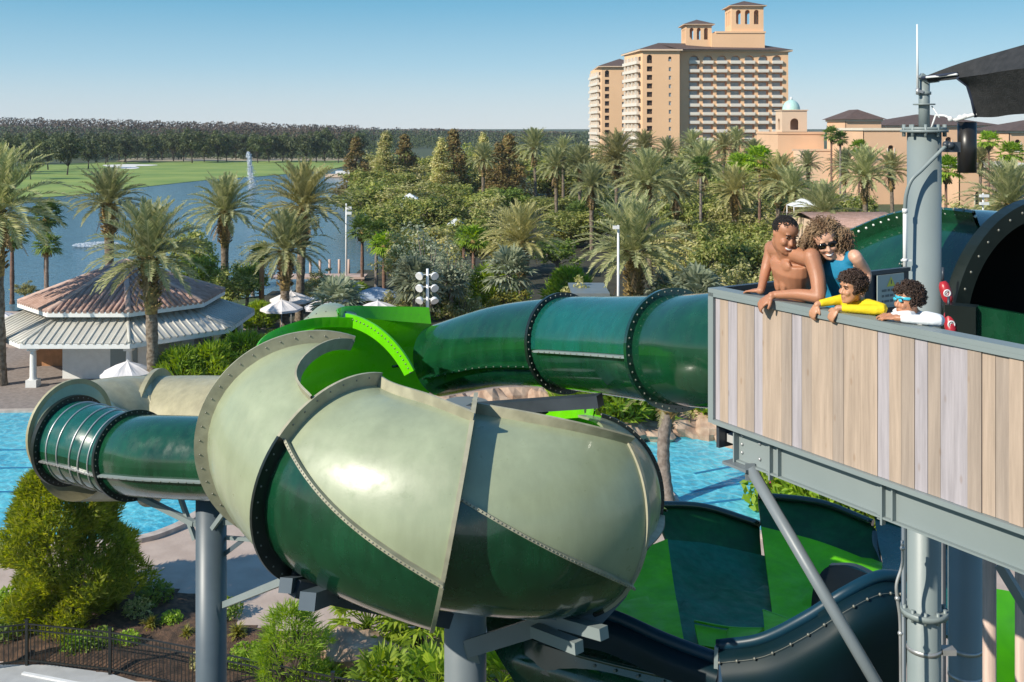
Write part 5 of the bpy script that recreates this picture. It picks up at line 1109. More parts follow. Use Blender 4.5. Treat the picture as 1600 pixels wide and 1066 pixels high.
# tub panel: runs from the ring toward the platform
tubb=MB(); A0=P(1523,478,8.6); A1=P(1760,520,8.0); n0=(A1-A0); n0.z=0; n0.normalize(); nb=Vector((-n0.y,n0.x,0))
q=[A0,A1,A1-Vector((0,0,.62)),A0-Vector((0,0,.62))]
tubb.add(q+[x+nb*.06 for x in q],[(0,1,2,3),(7,6,5,4),(0,4,5,1),(1,5,6,2),(2,6,7,3),(3,7,4,0)],0); tubb.build('tub_side','green_bright' if 'green_bright' in MATS else 'green_shell',slide)
tubb=MB(); tubb.box(A0-n0*.10+Vector((0,0,-.32)),(.24,.16,.64),rz=math.atan2(n0.y,n0.x)); tubb.build('tub_edge','flange_black',slide)
# ---------------- supports of the main slide
def post(name,label,top,base,r,m,group=None,n=28):
    t=thing(name,label,'column',(base[0],base[1],0),group); b=MB(); b.tube([Vector(base),Vector(top)],r,n); b.build('shaft',m,t); b=MB(); b.tube([Vector(base),Vector(base)+Vector((0,0,.06))],r*1.7,n); b.build('base_plate',m,t); return t
ctop=P(727,629,14.6); cc=post('support_column','thick grey central column under the slide spiral, topped by a round cap plate','x' and (ctop.x,ctop.y,ctop.z-.1),(ctop.x-.04,ctop.y,-.05),.30,'steel_grey') if False else post('support_column','thick grey central column carrying the slide spiral, capped by a round plate',(ctop.x,ctop.y,ctop.z-.06),(ctop.x,ctop.y,-.05),.30,'steel_grey')
b=MB(); b.tube([ctop-Vector((0,0,.06)),ctop],.33,32); b.build('cap_plate','steel_grey',cc)
b=MB(); b.bar(P(735,640,14.5),P(938,626,13.6),.2,.16); b.bar(P(812,664,14.9),P(850,640,14.2),.12,.1); b.build('upper_arm','steel_dark',cc)
b=MB()
b.bar(P(460,918,12.4),P(700,968,14.0),.16,.2); b.build('lower_arm','steel_dark',cc)
b=MB(); b.bar(P(735,1012,14.1),P(862,972,12.9),.17,.22); b.bar(P(735,1008,14.1),P(742,1032,14.2),.2,.06); b.build('lower_arm','steel_grey',cc)
def cradle(parent,pts,d,th,m):  # flat plate with an outline given as world points extruded along depth direction
    b=MB(); n=len(pts); o=Vector(th); b.add(list(pts)+[p+o for p in pts],[tuple(range(n))]+[tuple(range(2*n-1,n-1,-1))]+[(i,(i+1)%n,n+(i+1)%n,n+i) for i in range(n)]); b.build('cradle_plate',m,parent)
cradle(cc,[P(424,842,12.95),P(445,858,12.9),P(480,885,12.85),P(570,925,12.6),P(520,938,12.6),P(446,908,12.8),P(424,870,12.9)],0,(.10,.16,0),'steel_navy')
b=MB(); b.bar(P(446,915,12.3),P(505,905,13.6),.16,.17); b.build('cradle_beam','steel_blue',cc); b=MB(); b.bar(P(480,940,11.9),P(560,912,13.6),.2,.2); b.build('cradle_beam','steel_blue',cc)
cradle(cc,[P(770,948,12.9),P(900,940,12.75),P(960,922,12.7),P(990,896,12.75),P(978,934,12.7),P(940,976,12.5),P(880,972,12.6)],0,(.05,.14,0),'steel_grey')
b=MB(); b.bar(P(820,955,13.2),P(944,990,12.1),.14,.14); b.bar(P(835,985,12.8),P(905,1012,12.2),.14,.14); b.build('cradle_beam','steel_pale',cc)
pt=P(330,770,17.4); c2=post('support_column','slim blue-grey column holding the small left-hand tube',(pt.x,pt.y,pt.z),(pt.x,pt.y,-.05),.255,'steel_blue'); 
for a_,c_,wd,dd,mm in [((218,776,17.9),(303,818,17.4),.09,.09,'steel_pale'),((303,818,17.4),(420,812,17.2),.07,.09,'steel_pale'),((282,778,17.6),(305,843,17.4),.07,.07,'steel_pale'),((358,790,16.9),(332,826,17.1),.07,.07,'steel_pale'),((352,865,17.4),(395,832,17.2),.07,.07,'steel_blue'),((350,945,17.3),(450,905,13.6),.08,.10,'steel_pale'),((352,840,17.4),(415,845,17),.05,.06,'steel_pale')]:
    b=MB(); b.bar(P(*a_),P(*c_),wd,dd); b.build('brace',mm,c2)
# ================================================================ LOWER SLIDE
low=thing('water_slide','wide open dark green and lime bowl slide below the wooden platform','water slide',tuple(P(1150,900,16))[:2]+(0,))
def net(rows,nm,m,n=6,th=.05,inner=None,par=None,rim=None):
    g=netsurf([[P(*q) for q in r] for r in rows],n,n); b=MB(); b.grid(g,0)
    # thickness along average normal away from camera side
    nn=[]
    for i in range(len(g)):
        r=[]
        for j in range(len(g[0])):
            a=g[min(i+1,len(g)-1)][j]-g[max(i-1,0)][j]; c=g[i][min(j+1,len(g[0])-1)]-g[i][max(j-1,0)]; k=a.cross(c)
            k=k.normalized() if k.length>1e-9 else Vector((0,1,0))
            if k.y<0: k=-k
            r.append(g[i][j]+k*th)
        nn.append(r)
    b.grid([r[::-1] for r in nn],1 if inner else 0); b.grid([g[0],nn[0]],0); b.grid([g[-1],nn[-1]],0); b.grid([[r[0] for r in g],[r[0] for r in nn]],0); b.grid([[r[-1] for r in g],[r[-1] for r in nn]],0)
    return b.build(nm,[m]+([inner] if inner else []),par or low),g
def edge_bar(g,m,w=.12,par=None,nb=True,bm='bolt',dz=.03):
    b=MB(); b.tube([p+Vector((0,0,dz)) for p in g],w/2,8); 
    b.build('rim',m,par or low)
    if nb:
        q=MB(); q.tube(g,.003,4)  # thin filler tube just links the bolts into one piece
        for p in g[::2]: q.sph(p+Vector((0,-w*.5,-.04)),.022,6)
        q.build('bolt_row',bm,par or low)
net([[(1025,793,18.6),(1100,797,18.9),(1187,824,18.9)],[(1030,815,18.4),(1105,822,18.7),(1188,846,18.6)],[(1042,844,17.95),(1110,852,18.3),(1190,869,18.3)]],'back_wall','bowl_green')
net([[(1042,843,17.95),(1075,846,18.1),(1110,850,18.3),(1197,869,18.3)],[(1052,915,16.6),(1085,912,16.9),(1120,910,17.1),(1208,922,17.2)],[(1070,1020,14.4),(1095,1022,14.4),(1135,1030,14.4),(1224,1030,14.4)]],'trough_floor','bowl_teal')
net([[(930,880,17.3),(1000,858,17.7),(1043,842,17.95)],[(930,950,15.8),(985,930,16.3),(1053,914,16.6)],[(940,1010,14.6),(1010,1015,14.5),(1071,1020,14.4)]],'trough_floor','bowl_lime')
net([[(1184,779,19.4),(1280,790,19.1),(1364,822,18.4)],[(1187,800,19.0),(1278,822,18.7),(1370,855,18)],[(1190,823,18.6),(1280,846,18.3),(1378,884,17.6)]],'back_wall','bowl_green')
net([[(1190,823,18.6),(1280,846,18.3),(1378,884,17.6)],[(1197,880,17.5),(1285,900,17.2),(1378,905,16.8)],[(1205,945,16.2),(1290,955,15.9),(1376,960,15.6)],[(1212,1010,14.9),(1290,1020,14.8),(1376,1020,14.5)]],'trough_floor','bowl_lime')
net([[(1330,808,18.9),(1364,822,18.4),(1376,850,18.0)],[(1333,836,18.7),(1366,855,18.0),(1377,876,17.7)],[(1336,866,18.3),(1368,884,17.8),(1379,892,17.5)]],'dark_section','dark_green')
net([[(1366,805,18.2),(1420,822,17.7),(1500,860,16.6)],[(1372,845,17.6),(1425,865,17.0),(1500,900,16)],[(1380,890,16.9),(1430,910,16.2),(1500,950,15.4)],[(1380,960,15.5),(1430,975,15.0),(1500,1000,14.6)]],'back_wall','teal_shell')
# far rims
for r_ in ([(1025,791,18.6),(1100,795,18.9),(1187,822,18.9)],[(1184,777,19.4),(1280,788,19.1),(1364,820,18.4)],[(1366,803,18.2),(1420,820,17.7),(1500,858,16.6)]):
    edge_bar(cr([P(*q) for q in r_],8),'dark_green',.14,nb=False)
# front rim & outer wall
fr_=[(850,952,14.6),(905,955,14.3),(960,966,14.0),(1040,1002,13.6),(1120,1032,13.2)]
net([fr_,[(a,b_+26,c-.22) for a,b_,c in fr_],[(a-10,b_+55,c-.2) for a,b_,c in fr_]],'outer_wall','navy_shell'); edge_bar(cr([P(a,b_,c) for a,b_,c in fr_],8),'navy_rim',.16,nb=False)
fr3=[(1121,1012,13.2),(1190,1002,13.0),(1260,968,12.8),(1320,930,12.7),(1372,905,12.8),(1412,905,13.0)]
net([fr3,[(a+4,b_+26,c-.25) for a,b_,c in fr3],[(a+8,b_+80,c-.35) for a,b_,c in fr3],[(a,b_+190,c+.1) for a,b_,c in fr3]],'outer_wall','navy_shell'); edge_bar(cr([P(a,b_,c) for a,b_,c in fr3],8),'navy_rim',.15,nb=False)
g=cr([P(a+3,b_+24,c-.27) for a,b_,c in fr3],5); b=MB(); b.tube(g,.003,4); bolts(b,g[::2],.022); b.build('bolt_row','bolt',low)  # wall bolts; hair-thin tube between them is only a connector
# black mouth with domed hood behind the front rim
net([[(1272,960,14.2),(1278,915,14.5),(1300,889,14.8),(1350,900,14.8),(1412,935,14.4)],[(1276,965,13.9),(1290,945,13.9),(1320,925,13.9),(1365,930,13.8),(1412,955,13.7)],[(1280,975,13.4),(1300,965,13.3),(1330,950,13.1),(1370,945,13.1),(1412,960,13.2)]],'hood','black_matte')
net([[(1295,889,14.9),(1340,893,15.2),(1412,938,14.9)],[(1300,885,15.3),(1345,889,15.6),(1414,932,15.3)]],'hood_top','navy_rim')
g=cr([P(1318,940,13.3),P(1345,930,13.2),P(1375,938,13.2)],5); b=MB(); b.tube(g,.003,4); bolts(b,g,.02); b.build('bolt_row','bolt',low)  # hood bolts strung on a connector tube, not a slide part
# small stepped fins in the trough
net([[(1085,975,14.9),(1140,985,14.7),(1195,987,14.6)],[(1092,1008,14.3),(1135,1013,14.2),(1170,1008,14.1)]],'step_fin','bowl_lime')
net([[(1192,958,15.0),(1220,968,14.8),(1242,976,14.6)],[(1196,992,14.3),(1215,992,14.2),(1232,985,14.2)]],'step_fin','bowl_lime')
edge_bar(cr([P(1085,974,14.9),P(1140,984,14.7),P(1195,986,14.6)],6),'lime_shell',.04,nb=False); edge_bar(cr([P(1192,957,15.0),P(1220,967,14.8),P(1242,975,14.6)],6),'lime_shell',.04,nb=False)
# lower outer hull in front
net([[(758,958,15.4),(850,975,14.9),(960,1010,14.2),(1120,1040,13.6)],[(765,1000,14.9),(850,1020,14.4),(960,1055,13.7),(1125,1090,13.2)],[(800,1060,14.6),(860,1080,14.2),(960,1110,13.6),(1130,1150,13.2)],[(860,1150,14.8),(900,1160,14.5),(980,1180,14),(1130,1220,13.6)]],'outer_hull','green_shell')
net([[(818,996,14.62),(860,1012,14.3),(960,1040,13.75),(1118,1075,13.2)],[(822,1040,14.45),(865,1060,14.15),(960,1088,13.62),(1118,1120,13.1)]],'hull_panel','dark_green')
g=cr([P(770,985,15.1),P(850,1012,14.45),P(960,1042,13.72),P(1118,1078,13.15)],8); edge_bar(g,'dark_green',.06)
b=MB(); p=P(1121,1012,13.2); b.bar(P(1120,1010,13.15),P(1118,1120,13.05),.05,.10); b.build('seam_flange','steel_pale',low)
# lime section far right behind columns
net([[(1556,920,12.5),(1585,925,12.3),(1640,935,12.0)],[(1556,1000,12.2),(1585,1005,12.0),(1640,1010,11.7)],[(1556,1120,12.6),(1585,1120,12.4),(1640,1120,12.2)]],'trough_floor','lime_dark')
lp=post('support_column','grey column hidden beneath the lower bowl slide',P(1180,1040,15.5),(P(1180,1040,15.5).x,15.5,-.05),.28,'steel_grey')
# ================================================================ PLATFORM
def ut(u,s=0.0):   # distance along the parapet seen at photo column u
    k=(u-CU)/F; c=WC+WN*s; return (k*c.y-c.x)/(WA.x-k*WA.y)
ZR,ZB,ZF=13.80,12.84,12.72
plat=thing('viewing_platform','raised slide platform clad in mixed tan and lilac-grey timber planks','platform',tuple(W(2,1.2,0)))
bnd=[1121,1128,1141,1155,1168,1182,1195,1225,1241,1256,1272,1305,1322,1348,1375,1393,1412,1433,1453,1473,1494,1516,1538,1559,1581,1603]
cl=[2,0,2,0,1,2,0,1,2,1,0,1,0,0,2,0,1,2,1,2,2,1,0,1,0]
b=MB(); rr=random.Random(2); ts=[ut(u) for u in bnd]
t=ts[-1]
while t<5.5: t+=rr.uniform(.07,.12); ts.append(t); cl.append(rr.choice([0,1,2,0]))
for i,(a,c) in enumerate(zip(ts,ts[1:])):
    k=rr.uniform(-.005,.004); wbox(b,a+.0012,c-.0012,-.022+k,0.0,ZB+.012,ZR-.02,cl[i])
b.build('plank_cladding',['plank_tan','plank_brown','plank_lilac'],plat)
b=MB(); wbox(b,-.02,5.6,.002,.03,ZB+.02,ZR-.03); b.build('backing_panel','steel_dark',plat)
b=MB(); wbox(b,-.02,5.6,-.042,.075,ZR-.018,ZR+.014); wbox(b,-.02,5.6,-.042,-.034,ZR-.045,ZR-.0185); b.build('rail','steel_pale',plat)
b=MB(); wbox(b,-.02,ts[0]-.002,-.042,.04,ZB-.02,ZR-.0185); wbox(b,ts[0],5.6,-.05,.04,ZB-.02,ZB+.01); b.build('trim','steel_pale',plat)
b=MB(); wbox(b,-.02,.03,.076,2.2,ZR-.018,ZR+.014); wbox(b,-.02,.01,.04,2.2,ZF-.1,ZR-.0185); b.build('end_parapet',['steel_dark'],plat)
b=MB(); wbox(b,.02,5.6,.11,2.15,ZF-.06,ZF); b.build('floor_deck','concrete',plat)
b=MB()
tb0=ut(1147)
wbox(b,tb0,5.6,.05,.06,ZB-.25,ZB-.022); wbox(b,tb0,5.6,.02,.17,ZB-.262,ZB-.25); wbox(b,tb0,5.6,.02,.17,ZB-.04,ZB-.0205); b.build('edge_beam','steel_pale',plat)
b=MB()
for uu in(1206,1383):
    tt=ut(uu)
    wbox(b,tt-.05,tt-.036,.015,.049,ZB-.30,ZB-.041); wbox(b,tt+.03,tt+.042,.015,.049,ZB-.249,ZB-.041); wbox(b,tt-.09,tt-.051,.036,.049,ZB-.28,ZB-.041)
wbox(b,tb0-.012,tb0-.001,.0,.19,ZB-.27,ZB-.021)
b.build('stiffener_plate','steel_pale',plat)
b=MB()
for uu,dt in((1206,-.05),(1206,-.16),(1383,-.055)):
    tt=ut(uu)+dt
    for z in(ZB-.08,ZB-.19): b.sph(W(tt,.046,z),.013,8)
for z in(ZB-.07,ZB-.13,ZB-.19): b.sph(W(tb0+.035,.046,z),.012,8)
b.build('bolt','galv',plat)
b=MB(); wbox(b,tb0-.05,5.6,2.5,2.51,ZB-.25,ZB-.08); wbox(b,tb0-.05,5.6,2.42,2.59,ZB-.262,ZB-.25); wbox(b,tb0+.0,tb0+.01,.175,2.5,ZB-.25,ZB-.08)
for tt in(1.2,2.2,3.2): wbox(b,tt,tt+.1,.18,2.49,ZB-.22,ZB-.1)
b.build('floor_beam','steel_dark',plat)
b=MB(); bp=W(tb0+.05,.1,ZB-.262); c=bp+Vector((0,0,-.012)); b.box(c,(.24,.30,.02),M=wrot())
top=P(1172,744,7.3); bot=P(1380,1090,6.75); b.tube([top+Vector((0,0,.06)),bot+(bot-top)*.35],.042,20); b.bar(top+Vector((0,0,.09)),top-Vector((0,0,.03)),.07,.012); b.build('diagonal_strut','steel_grey',plat)
# posts
mc=thing('platform_column','big grey steel column rising through the platform past the white-shirted child','column',(P(1444,400,9.25).x,9.25,0)); cx,cy=P(1444,400,9.25).x,9.25
zt=15-5/F*9.25; b=MB(); b.tube([(cx,cy,-.05),(cx,cy,zt)],.146,40); b.build('shaft','steel_pale',mc)
b=MB(); b.tube([(cx,cy,zt-.012),(cx,cy,zt+.012)],.205,32); b.tube([(cx,cy,zt+.013),(cx,cy,zt+.035)],.19,32)
for k in range(10): a=k*PI/5; b.tube([(cx+.18*math.cos(a),cy+.18*math.sin(a),zt-.05),(cx+.18*math.cos(a),cy+.18*math.sin(a),zt+.06)],.014,8)
b.build('flange','steel_pale',mc)
mz=15+78/F*9.2; b=MB(); b.tube([(cx,cy,zt+.035),(cx,cy,mz)],.048,20); b.tube([(cx,cy,15+36/F*9.2),(cx,cy,15+38/F*9.2)],.095,20); b.tube([(cx,cy,15+52/F*9.2),(cx,cy,15+57/F*9.2)],.06,16); b.build('upper_mast','steel_pale',mc)
for v0 in(950,): 
    z=15-(v0-200)/F*9.25; b=MB(); b.tube([(cx,cy,z-.05),(cx,cy,z)],.205,28); 
    for k in range(10): a=k*PI/5; b.tube([(cx+.178*math.cos(a),cy+.178*math.sin(a),z-.08),(cx+.178*math.cos(a),cy+.178*math.sin(a),z+.03)],.015,8)
    b.build('bolted_collar','steel_pale',mc)
z=15-(1012-200)/F*9.25; b=MB(); b.tube([(cx,cy,z-.02),(cx,cy,z+.02)],.153,28); b.box((cx+.19,cy-.05,z),(.12,.1,.05)); b.build('strap','galv',mc)
pipe=[P(1482,226,9.1),P(1476,230,9.05),P(1462,244,9.04),P(1440,266,9.03),P(1424,282,9.03),P(1416,305,9.05),P(1414,330,9.08)]
b=MB(); b.tube(cr(pipe,5),.017,10); b.build('conduit','steel_pale',mc); b=MB(); b.tube([P(1414,328,9.08),P(1414,434,9.1)],.018,10); b.tube([P(1414,326,9.08),P(1414,333,9.08)],.024,10); b.tube([P(1414,404,9.1),P(1414,409,9.1)],.024,10); b.box(P(1416,407,9.1),(.09,.02,.015)); b.build('conduit','white_paint',mc)
c2=thing('platform_column','second grey steel column under the platform, right of the flanged one','column',(P(1508,900,9.7).x,9.7,0)); x,y=P(1508,900,9.7).x,9.7
b=MB(); b.tube([(x,y,-.05),(x,y,ZF-.1)],.152,36); b.build('shaft','steel_pale',c2)
for v0 in(1020,1062): z=15-(v0-200)/F*9.6; b=MB(); b.tube([(x,y,z-.018),(x,y,z+.018)],.158,28); b.build('strap','galv',c2)
for u,d,r,m_,lb in((1546,8.8,.055,'post_wood','slim pale wooden post right of the twin grey columns'),(1596,8.6,.05,'post_wood','slim pale wooden post at the photo edge under the platform'),(1473,9.9,.03,'steel_dark','thin dark pipe between the twin grey columns'),(1412,9.3,.022,'steel_blue','thin blue-grey pipe hugging the flanged column')):
    x=P(u,900,d).x; b=MB(); b.tube([(x,d,-.05),(x,d,ZF-.1)],r,14); o=b.build('platform_post',m_); tag(o,lb,'post')
b=MB(); pts=cr([P(1410,845,8.9),P(1410,880,8.9),P(1401,912,8.9),P(1402,935,8.9),P(1406,965,8.9),P(1407,1010,8.9),P(1408,1120,8.9)],6); b.tube(pts,.014,8)
for q in(2,18,28): b.sph(pts[q],.024,8)
o=b.build('cable','galv'); tag(o,'pale grey cable wriggling down beside the flanged column','cable')
b=MB(); b.bar(P(1562,882,8.4),P(1625,985,8.2),.07,.07); o=b.build('knee_brace','steel_grey'); tag(o,'short grey diagonal brace between the wooden posts','brace')
# hanging lamp / antenna
lm=thing('cylinder_lamp','matt black cylinder lamp bracketed to the big grey column','lamp',P(1511,270,9.1)); b=MB(); b.tube([P(1511,192,9.1),P(1511,270,9.1)],.080,32); b.tube([P(1511,190.5,9.1),P(1511,192,9.1)],.076,32); b.build('housing','lamp_black',lm)
b=MB(); b.bar(P(1476,230,9.1),P(1499,230,9.1),.07,.09); b.sph(P(1478,226,9.06),.032,10); b.tube([P(1480,226,9.06),P(1490,229,9.06)],.03,10); b.build('bracket','steel_dark',lm)
an=thing('antenna','thin white whip antenna clamped to the upper mast','antenna',P(1434,150,9.2)); b=MB(); b.tube([P(1433,38,9.2),P(1434,146,9.2)],[.007,.012],8); b.build('whip','white_paint',an); b=MB(); b.bar(P(1433,120,9.2),P(1440,120,9.2),.03,.02); b.build('clamp','galv',an); b=MB(); b.bar(P(1433,142,9.2),P(1442,144,9.2),.03,.025); b.tube([P(1434,138,9.2),P(1434,148,9.2)],.018,8); b.build('clamp','galv',an)
# shade sail
ss=thing('shade_sail','black mesh shade canopy stretched from the mast out of the frame','canopy',P(1600,150,7.5))
def snet(rows,nm,m,n=8,th=.006):
    g=netsurf([[P(*q) for q in r] for r in rows],n,n); b=MB(); b.grid(g,0); b.grid([[p+Vector((0,th,-th)) for p in r][::-1] for r in g],0); b.build(nm,m,ss); return g
snet([[(1438,122,9.2),(1500,99,8.9),(1600,70,8.4),(1760,25,7.6),(1900,-20,7)],[(1442,124,9.2),(1508,113,8.8),(1600,95,8.2),(1760,75,7.4),(1900,50,6.8)],[(1446,128,9.2),(1510,121,8.75),(1600,107,8.1),(1760,95,7.2),(1900,90,6.6)]],'canopy_top','mesh_black')
snet([[(1496,122,8.82),(1540,116,8.5),(1600,107,8.1),(1760,95,7.2),(1900,90,6.6)],[(1512,134,8.84),(1545,135,8.58),(1600,130,8.2),(1760,126,7.3),(1900,126,6.7)],[(1519,156,8.86),(1550,158,8.65),(1600,153,8.3),(1760,150,7.4),(1900,152,6.8)],[(1524,182,8.9),(1555,182,8.7),(1600,177,8.4),(1760,174,7.5),(1900,180,6.9)]],'canopy_valance','mesh_black')
b=MB(); b.tube(cr([P(1440,122,9.18),P(1470,118,9.0),P(1496,115,8.85)],5),.014,8); b.tube([P(1496,122,8.83),P(1512,134,8.85),P(1519,156,8.87),P(1525,183,8.9)],.016,8); b.build('hem','cloth_navy',ss)
b=MB(); b.tube(cr([P(1447,121,9.1),P(1470,119,9.0),P(1496,116,8.84)],4),.010,8); b.build('tension_rope','white_paint',ss); b=MB(); b.tube([P(1530,177,8.88),P(1508,183,8.95),P(1492,188,9.0)],.018,8); b.tube([P(1492,188,9.0),P(1476,181,9.1),P(1462,180,9.15)],.010,8)
b.tube([P(1462,180,9.15),P(1453,206,9.2)],.008,6); b.tube([P(1456,166,9.2),P(1468,184,9.1)],.006,6)
for q in((1485,186,9.03),(1500,184,8.98),(1508,182,8.95)): b.sph(P(*q),.026,8)
b.build('tension_rope','white_paint',ss); b=MB(); b.bar(P(1438,118,9.2),P(1452,128,9.2),.06,.05); b.bar(P(1450,126,9.2),P(1466,124,9.1),.03,.05); b.build('corner_plate','steel_pale',ss)
# sign
def sgn(s,z,dt=.034): return W(dt,s,z)
s0,s1=1.765,2.10; sg=thing('warning_sign','grey warning sign with yellow triangle hanging on the platform rail behind the children','sign',tuple(W(.03,1.93,13.4)))
b=MB(); wbox(b,.032,.04,s0,s1,13.50,13.775); b.build('board','sign_grey',sg)
b=MB(); m_=(s0+s1)/2; b.add([W(.043,m_-.055,13.675),W(.043,m_+.055,13.675),W(.043,m_,13.755)],[(0,1,2)]); b.build('triangle','sign_yellow',sg)
b=MB(); b.add([W(.045,m_-.006,13.695),W(.045,m_+.006,13.695),W(.045,m_+.006,13.73),W(.045,m_-.006,13.73)],[(0,1,2,3)])
rr=random.Random(1)
b.build('lettering','ink',sg)
for z,ws in((13.635,(.06,.03,.05,.02)),(13.59,(.03,.05,.04)),(13.545,(.02,.06,.04))):
    x=s0+.05; b=MB()
    for wv in ws: b.add([W(.043,x,z),W(.043,x+wv,z),W(.043,x+wv,z+.02),W(.043,x,z+.02)],[(0,1,2,3)]); x+=wv+.012
    b.build('lettering','ink',sg)
# rescue tubes
for i,(a_,c_,lb) in enumerate((((1473,440,8.9),(1483,474,8.85),'red rescue tube hanging behind the column, upper one'),((1482,486,8.7),(1487,525,8.6),'red rescue tube hanging behind the column, lower one'))):
    t=thing('rescue_tube',lb,'rescue tube',P(*c_),'red rescue tubes'); A,C_=P(*a_),P(*c_); b=MB(); pts=[A.lerp(C_,k/8) for k in range(9)]; b.tube(pts,[.025,.04,.046,.048,.048,.048,.046,.04,.025],14); b.build('float','red_vinyl',t)
    m1=A.lerp(C_,.5)+Vector((-.01,-.05,0)); b=MB()
    N=20; b.tube([m1+Vector((.027*math.cos(2*PI*k/N),0,.027*math.sin(2*PI*k/N))) for k in range(N)],.007,6,closed=True); b.tube([m1+Vector((.012*math.cos(a),0,.012*math.sin(a))) for a in[R(x) for x in range(40,340,30)]]+[m1+Vector((.004,0,0))],.004,6); b.build('emblem','white_paint',t)
    b=MB(); b.tube([A+Vector((0,0,.01)),A+Vector((.01,.02,.12))],.012,6); b.build('strap','steel_dark',t)
b=MB()
for (a_,c_) in (((1470,434,9.6),(1496,436,9.5)),((1496,436,9.5),(1497,520,9.5)),((1479,434,9.6),(1480,520,9.6))): b.bar(P(*a_),P(*c_),.04,.04)
o=b.build('guard_rail','steel_dark'); tag(o,'dark guard rail frame behind the red rescue tubes','railing')
# ================================================================ PEOPLE
def V(q): return P(*q) if not isinstance(q,Vector) else q
def loft(b,secs,right,n=20):
    rows=[]; cs=[V(s[0]) for s in secs]; right=Vector(right).normalized()
    for i,(c,rx,ry) in enumerate([(cs[k],s[1],s[2]) for k,s in enumerate(secs)]):
        t=(cs[min(i+1,len(cs)-1)]-cs[max(i-1,0)]).normalized(); x=(right-t*right.dot(t)).normalized(); y=t.cross(x)
        rows.append([c+x*rx*math.cos(2*PI*k/n)+y*ry*math.sin(2*PI*k/n) for k in range(n)])
    b.grid(rows,0,closed=True); o=len(b.v)-len(rows)*n
    b.f.append(tuple(o+k for k in range(n-1,-1,-1))); b.m.append(0); b.sm.append(True); b.f.append(tuple(len(b.v)-n+k for k in range(n))); b.m.append(0); b.sm.append(True)
def limb(b,pts,rads,n=14):
    P_=cr([V(p) for p in pts],4); rr=[r[0] for r in cr([(r,0,0) for r in rads],4)]; b.tube(P_,rr,n)
    b.sph(P_[0],rr[0],12); b.sph(P_[-1],rr[-1],12)
def face_frame(fd,roll=0.0):
    y=-Vector(fd).normalized(); z=Vector((0,0,1)); z=(z-y*z.dot(y)).normalized(); x=y.cross(z); M=Matrix(((x.x,y.x,z.x),(x.y,y.y,z.y),(x.z,y.z,z.z))).to_3x3()
    return M@Matrix.Rotation(roll,3,'Y')
HL=[(-.5,.09,-.33,-.16),(-.46,.17,-.39,-.06),(-.38,.235,-.40,.06),(-.27,.28,-.39,.20),(-.15,.31,-.38,.30),(-.02,.33,-.36,.37),(.08,.335,-.345,.40),(.18,.345,-.375,.42),(.28,.335,-.36,.42),(.37,.29,-.30,.38),(.44,.215,-.21,.30),(.485,.12,-.10,.19),(.5,.03,0,.08)]
def head(b,c,M,hh,child=False):
    c=V(c); T=lambda x,y,z:c+M@(Vector((x,y,z))*hh); rows=[]
    for z,hx,yf,yb in HL:
        if child: hx*=1.04; 
        cy=(yf+yb)/2; ry=(yb-yf)/2; rows.append([T(hx*math.cos(a)*(1 if abs(math.sin(a))<.8 else .98),cy+ry*math.sin(a),z) for a in[2*PI*k/24 for k in range(24)]])
    b.grid(rows,0,closed=True); o=len(b.v)-len(rows)*24; b.f.append(tuple(o+k for k in range(23,-1,-1))); b.m.append(0); b.sm.append(True); b.f.append(tuple(len(b.v)-24+k for k in range(24))); b.m.append(0); b.sm.append(True)
    b.tube([T(0,-.345,.08),T(0,-.40,-.02),T(0,-.455,-.10),T(0,-.40,-.145)],[.035*hh,.048*hh,.065*hh,.05*hh],10)
    for s in(-1,1):
        b.sph(T(s*.05,-.40,-.12),.035*hh,8); b.sph(T(s*.335,.03,-.01),.10*hh,10,M=M,sc=(.35,.6,1)); b.sph(T(s*.16,-.30,-.10),.11*hh,10)
        b.sph(T(s*.13,-.345,.155),.06*hh,8,M=M,sc=(1.6,.7,.6))
    b.tube([T(-.09,-.385,-.235),T(0,-.41,-.225),T(.09,-.385,-.235)],[.028*hh,.034*hh,.028*hh],8); b.tube([T(-.08,-.385,-.285),T(0,-.405,-.295),T(.08,-.385,-.285)],[.028*hh,.036*hh,.028*hh],8); b.sph(T(0,-.36,-.42),.075*hh,8)
    return T
def features(par,T,hh,M,smile=True,brow='hair_black',glasses=False):
    for s in(-1,1):
        if not glasses:
            b=MB(); b.sph(T(s*.135,-.322,.055),.045*hh,10,mi=0,M=M,sc=(1.1,.7,.42)); b.sph(T(s*.135,-.345,.052),.026*hh,8,mi=1); b.tube([T(s*.08,-.36,.075),T(s*.135,-.372,.088),T(s*.20,-.345,.07)],.013*hh,6,mi=1); b.build('eye',['eye_white','eye_dark'],par)
            b=MB(); b.tube([T(s*.07,-.385,.135),T(s*.14,-.385,.165),T(s*.215,-.34,.14)],.017*hh,6); b.build('eyebrow',brow,par)
    b=MB(); 
    if smile: b.tube([T(-.115,-.385,-.235),T(-.05,-.418,-.265),T(0,-.425,-.272),T(.05,-.418,-.265),T(.115,-.385,-.235)],[.012*hh,.026*hh,.03*hh,.026*hh,.012*hh],8,mi=1); b.tube([T(-.12,-.38,-.225),T(0,-.425,-.232),T(.12,-.38,-.225)],.014*hh,6)
    b.tube([T(-.10,-.38,-.29 if smile else -.262),T(0,-.425,-.31 if smile else -.268),T(.10,-.38,-.29 if smile else -.262)],.016*hh,6); b.build('mouth',['lip','teeth'],par)
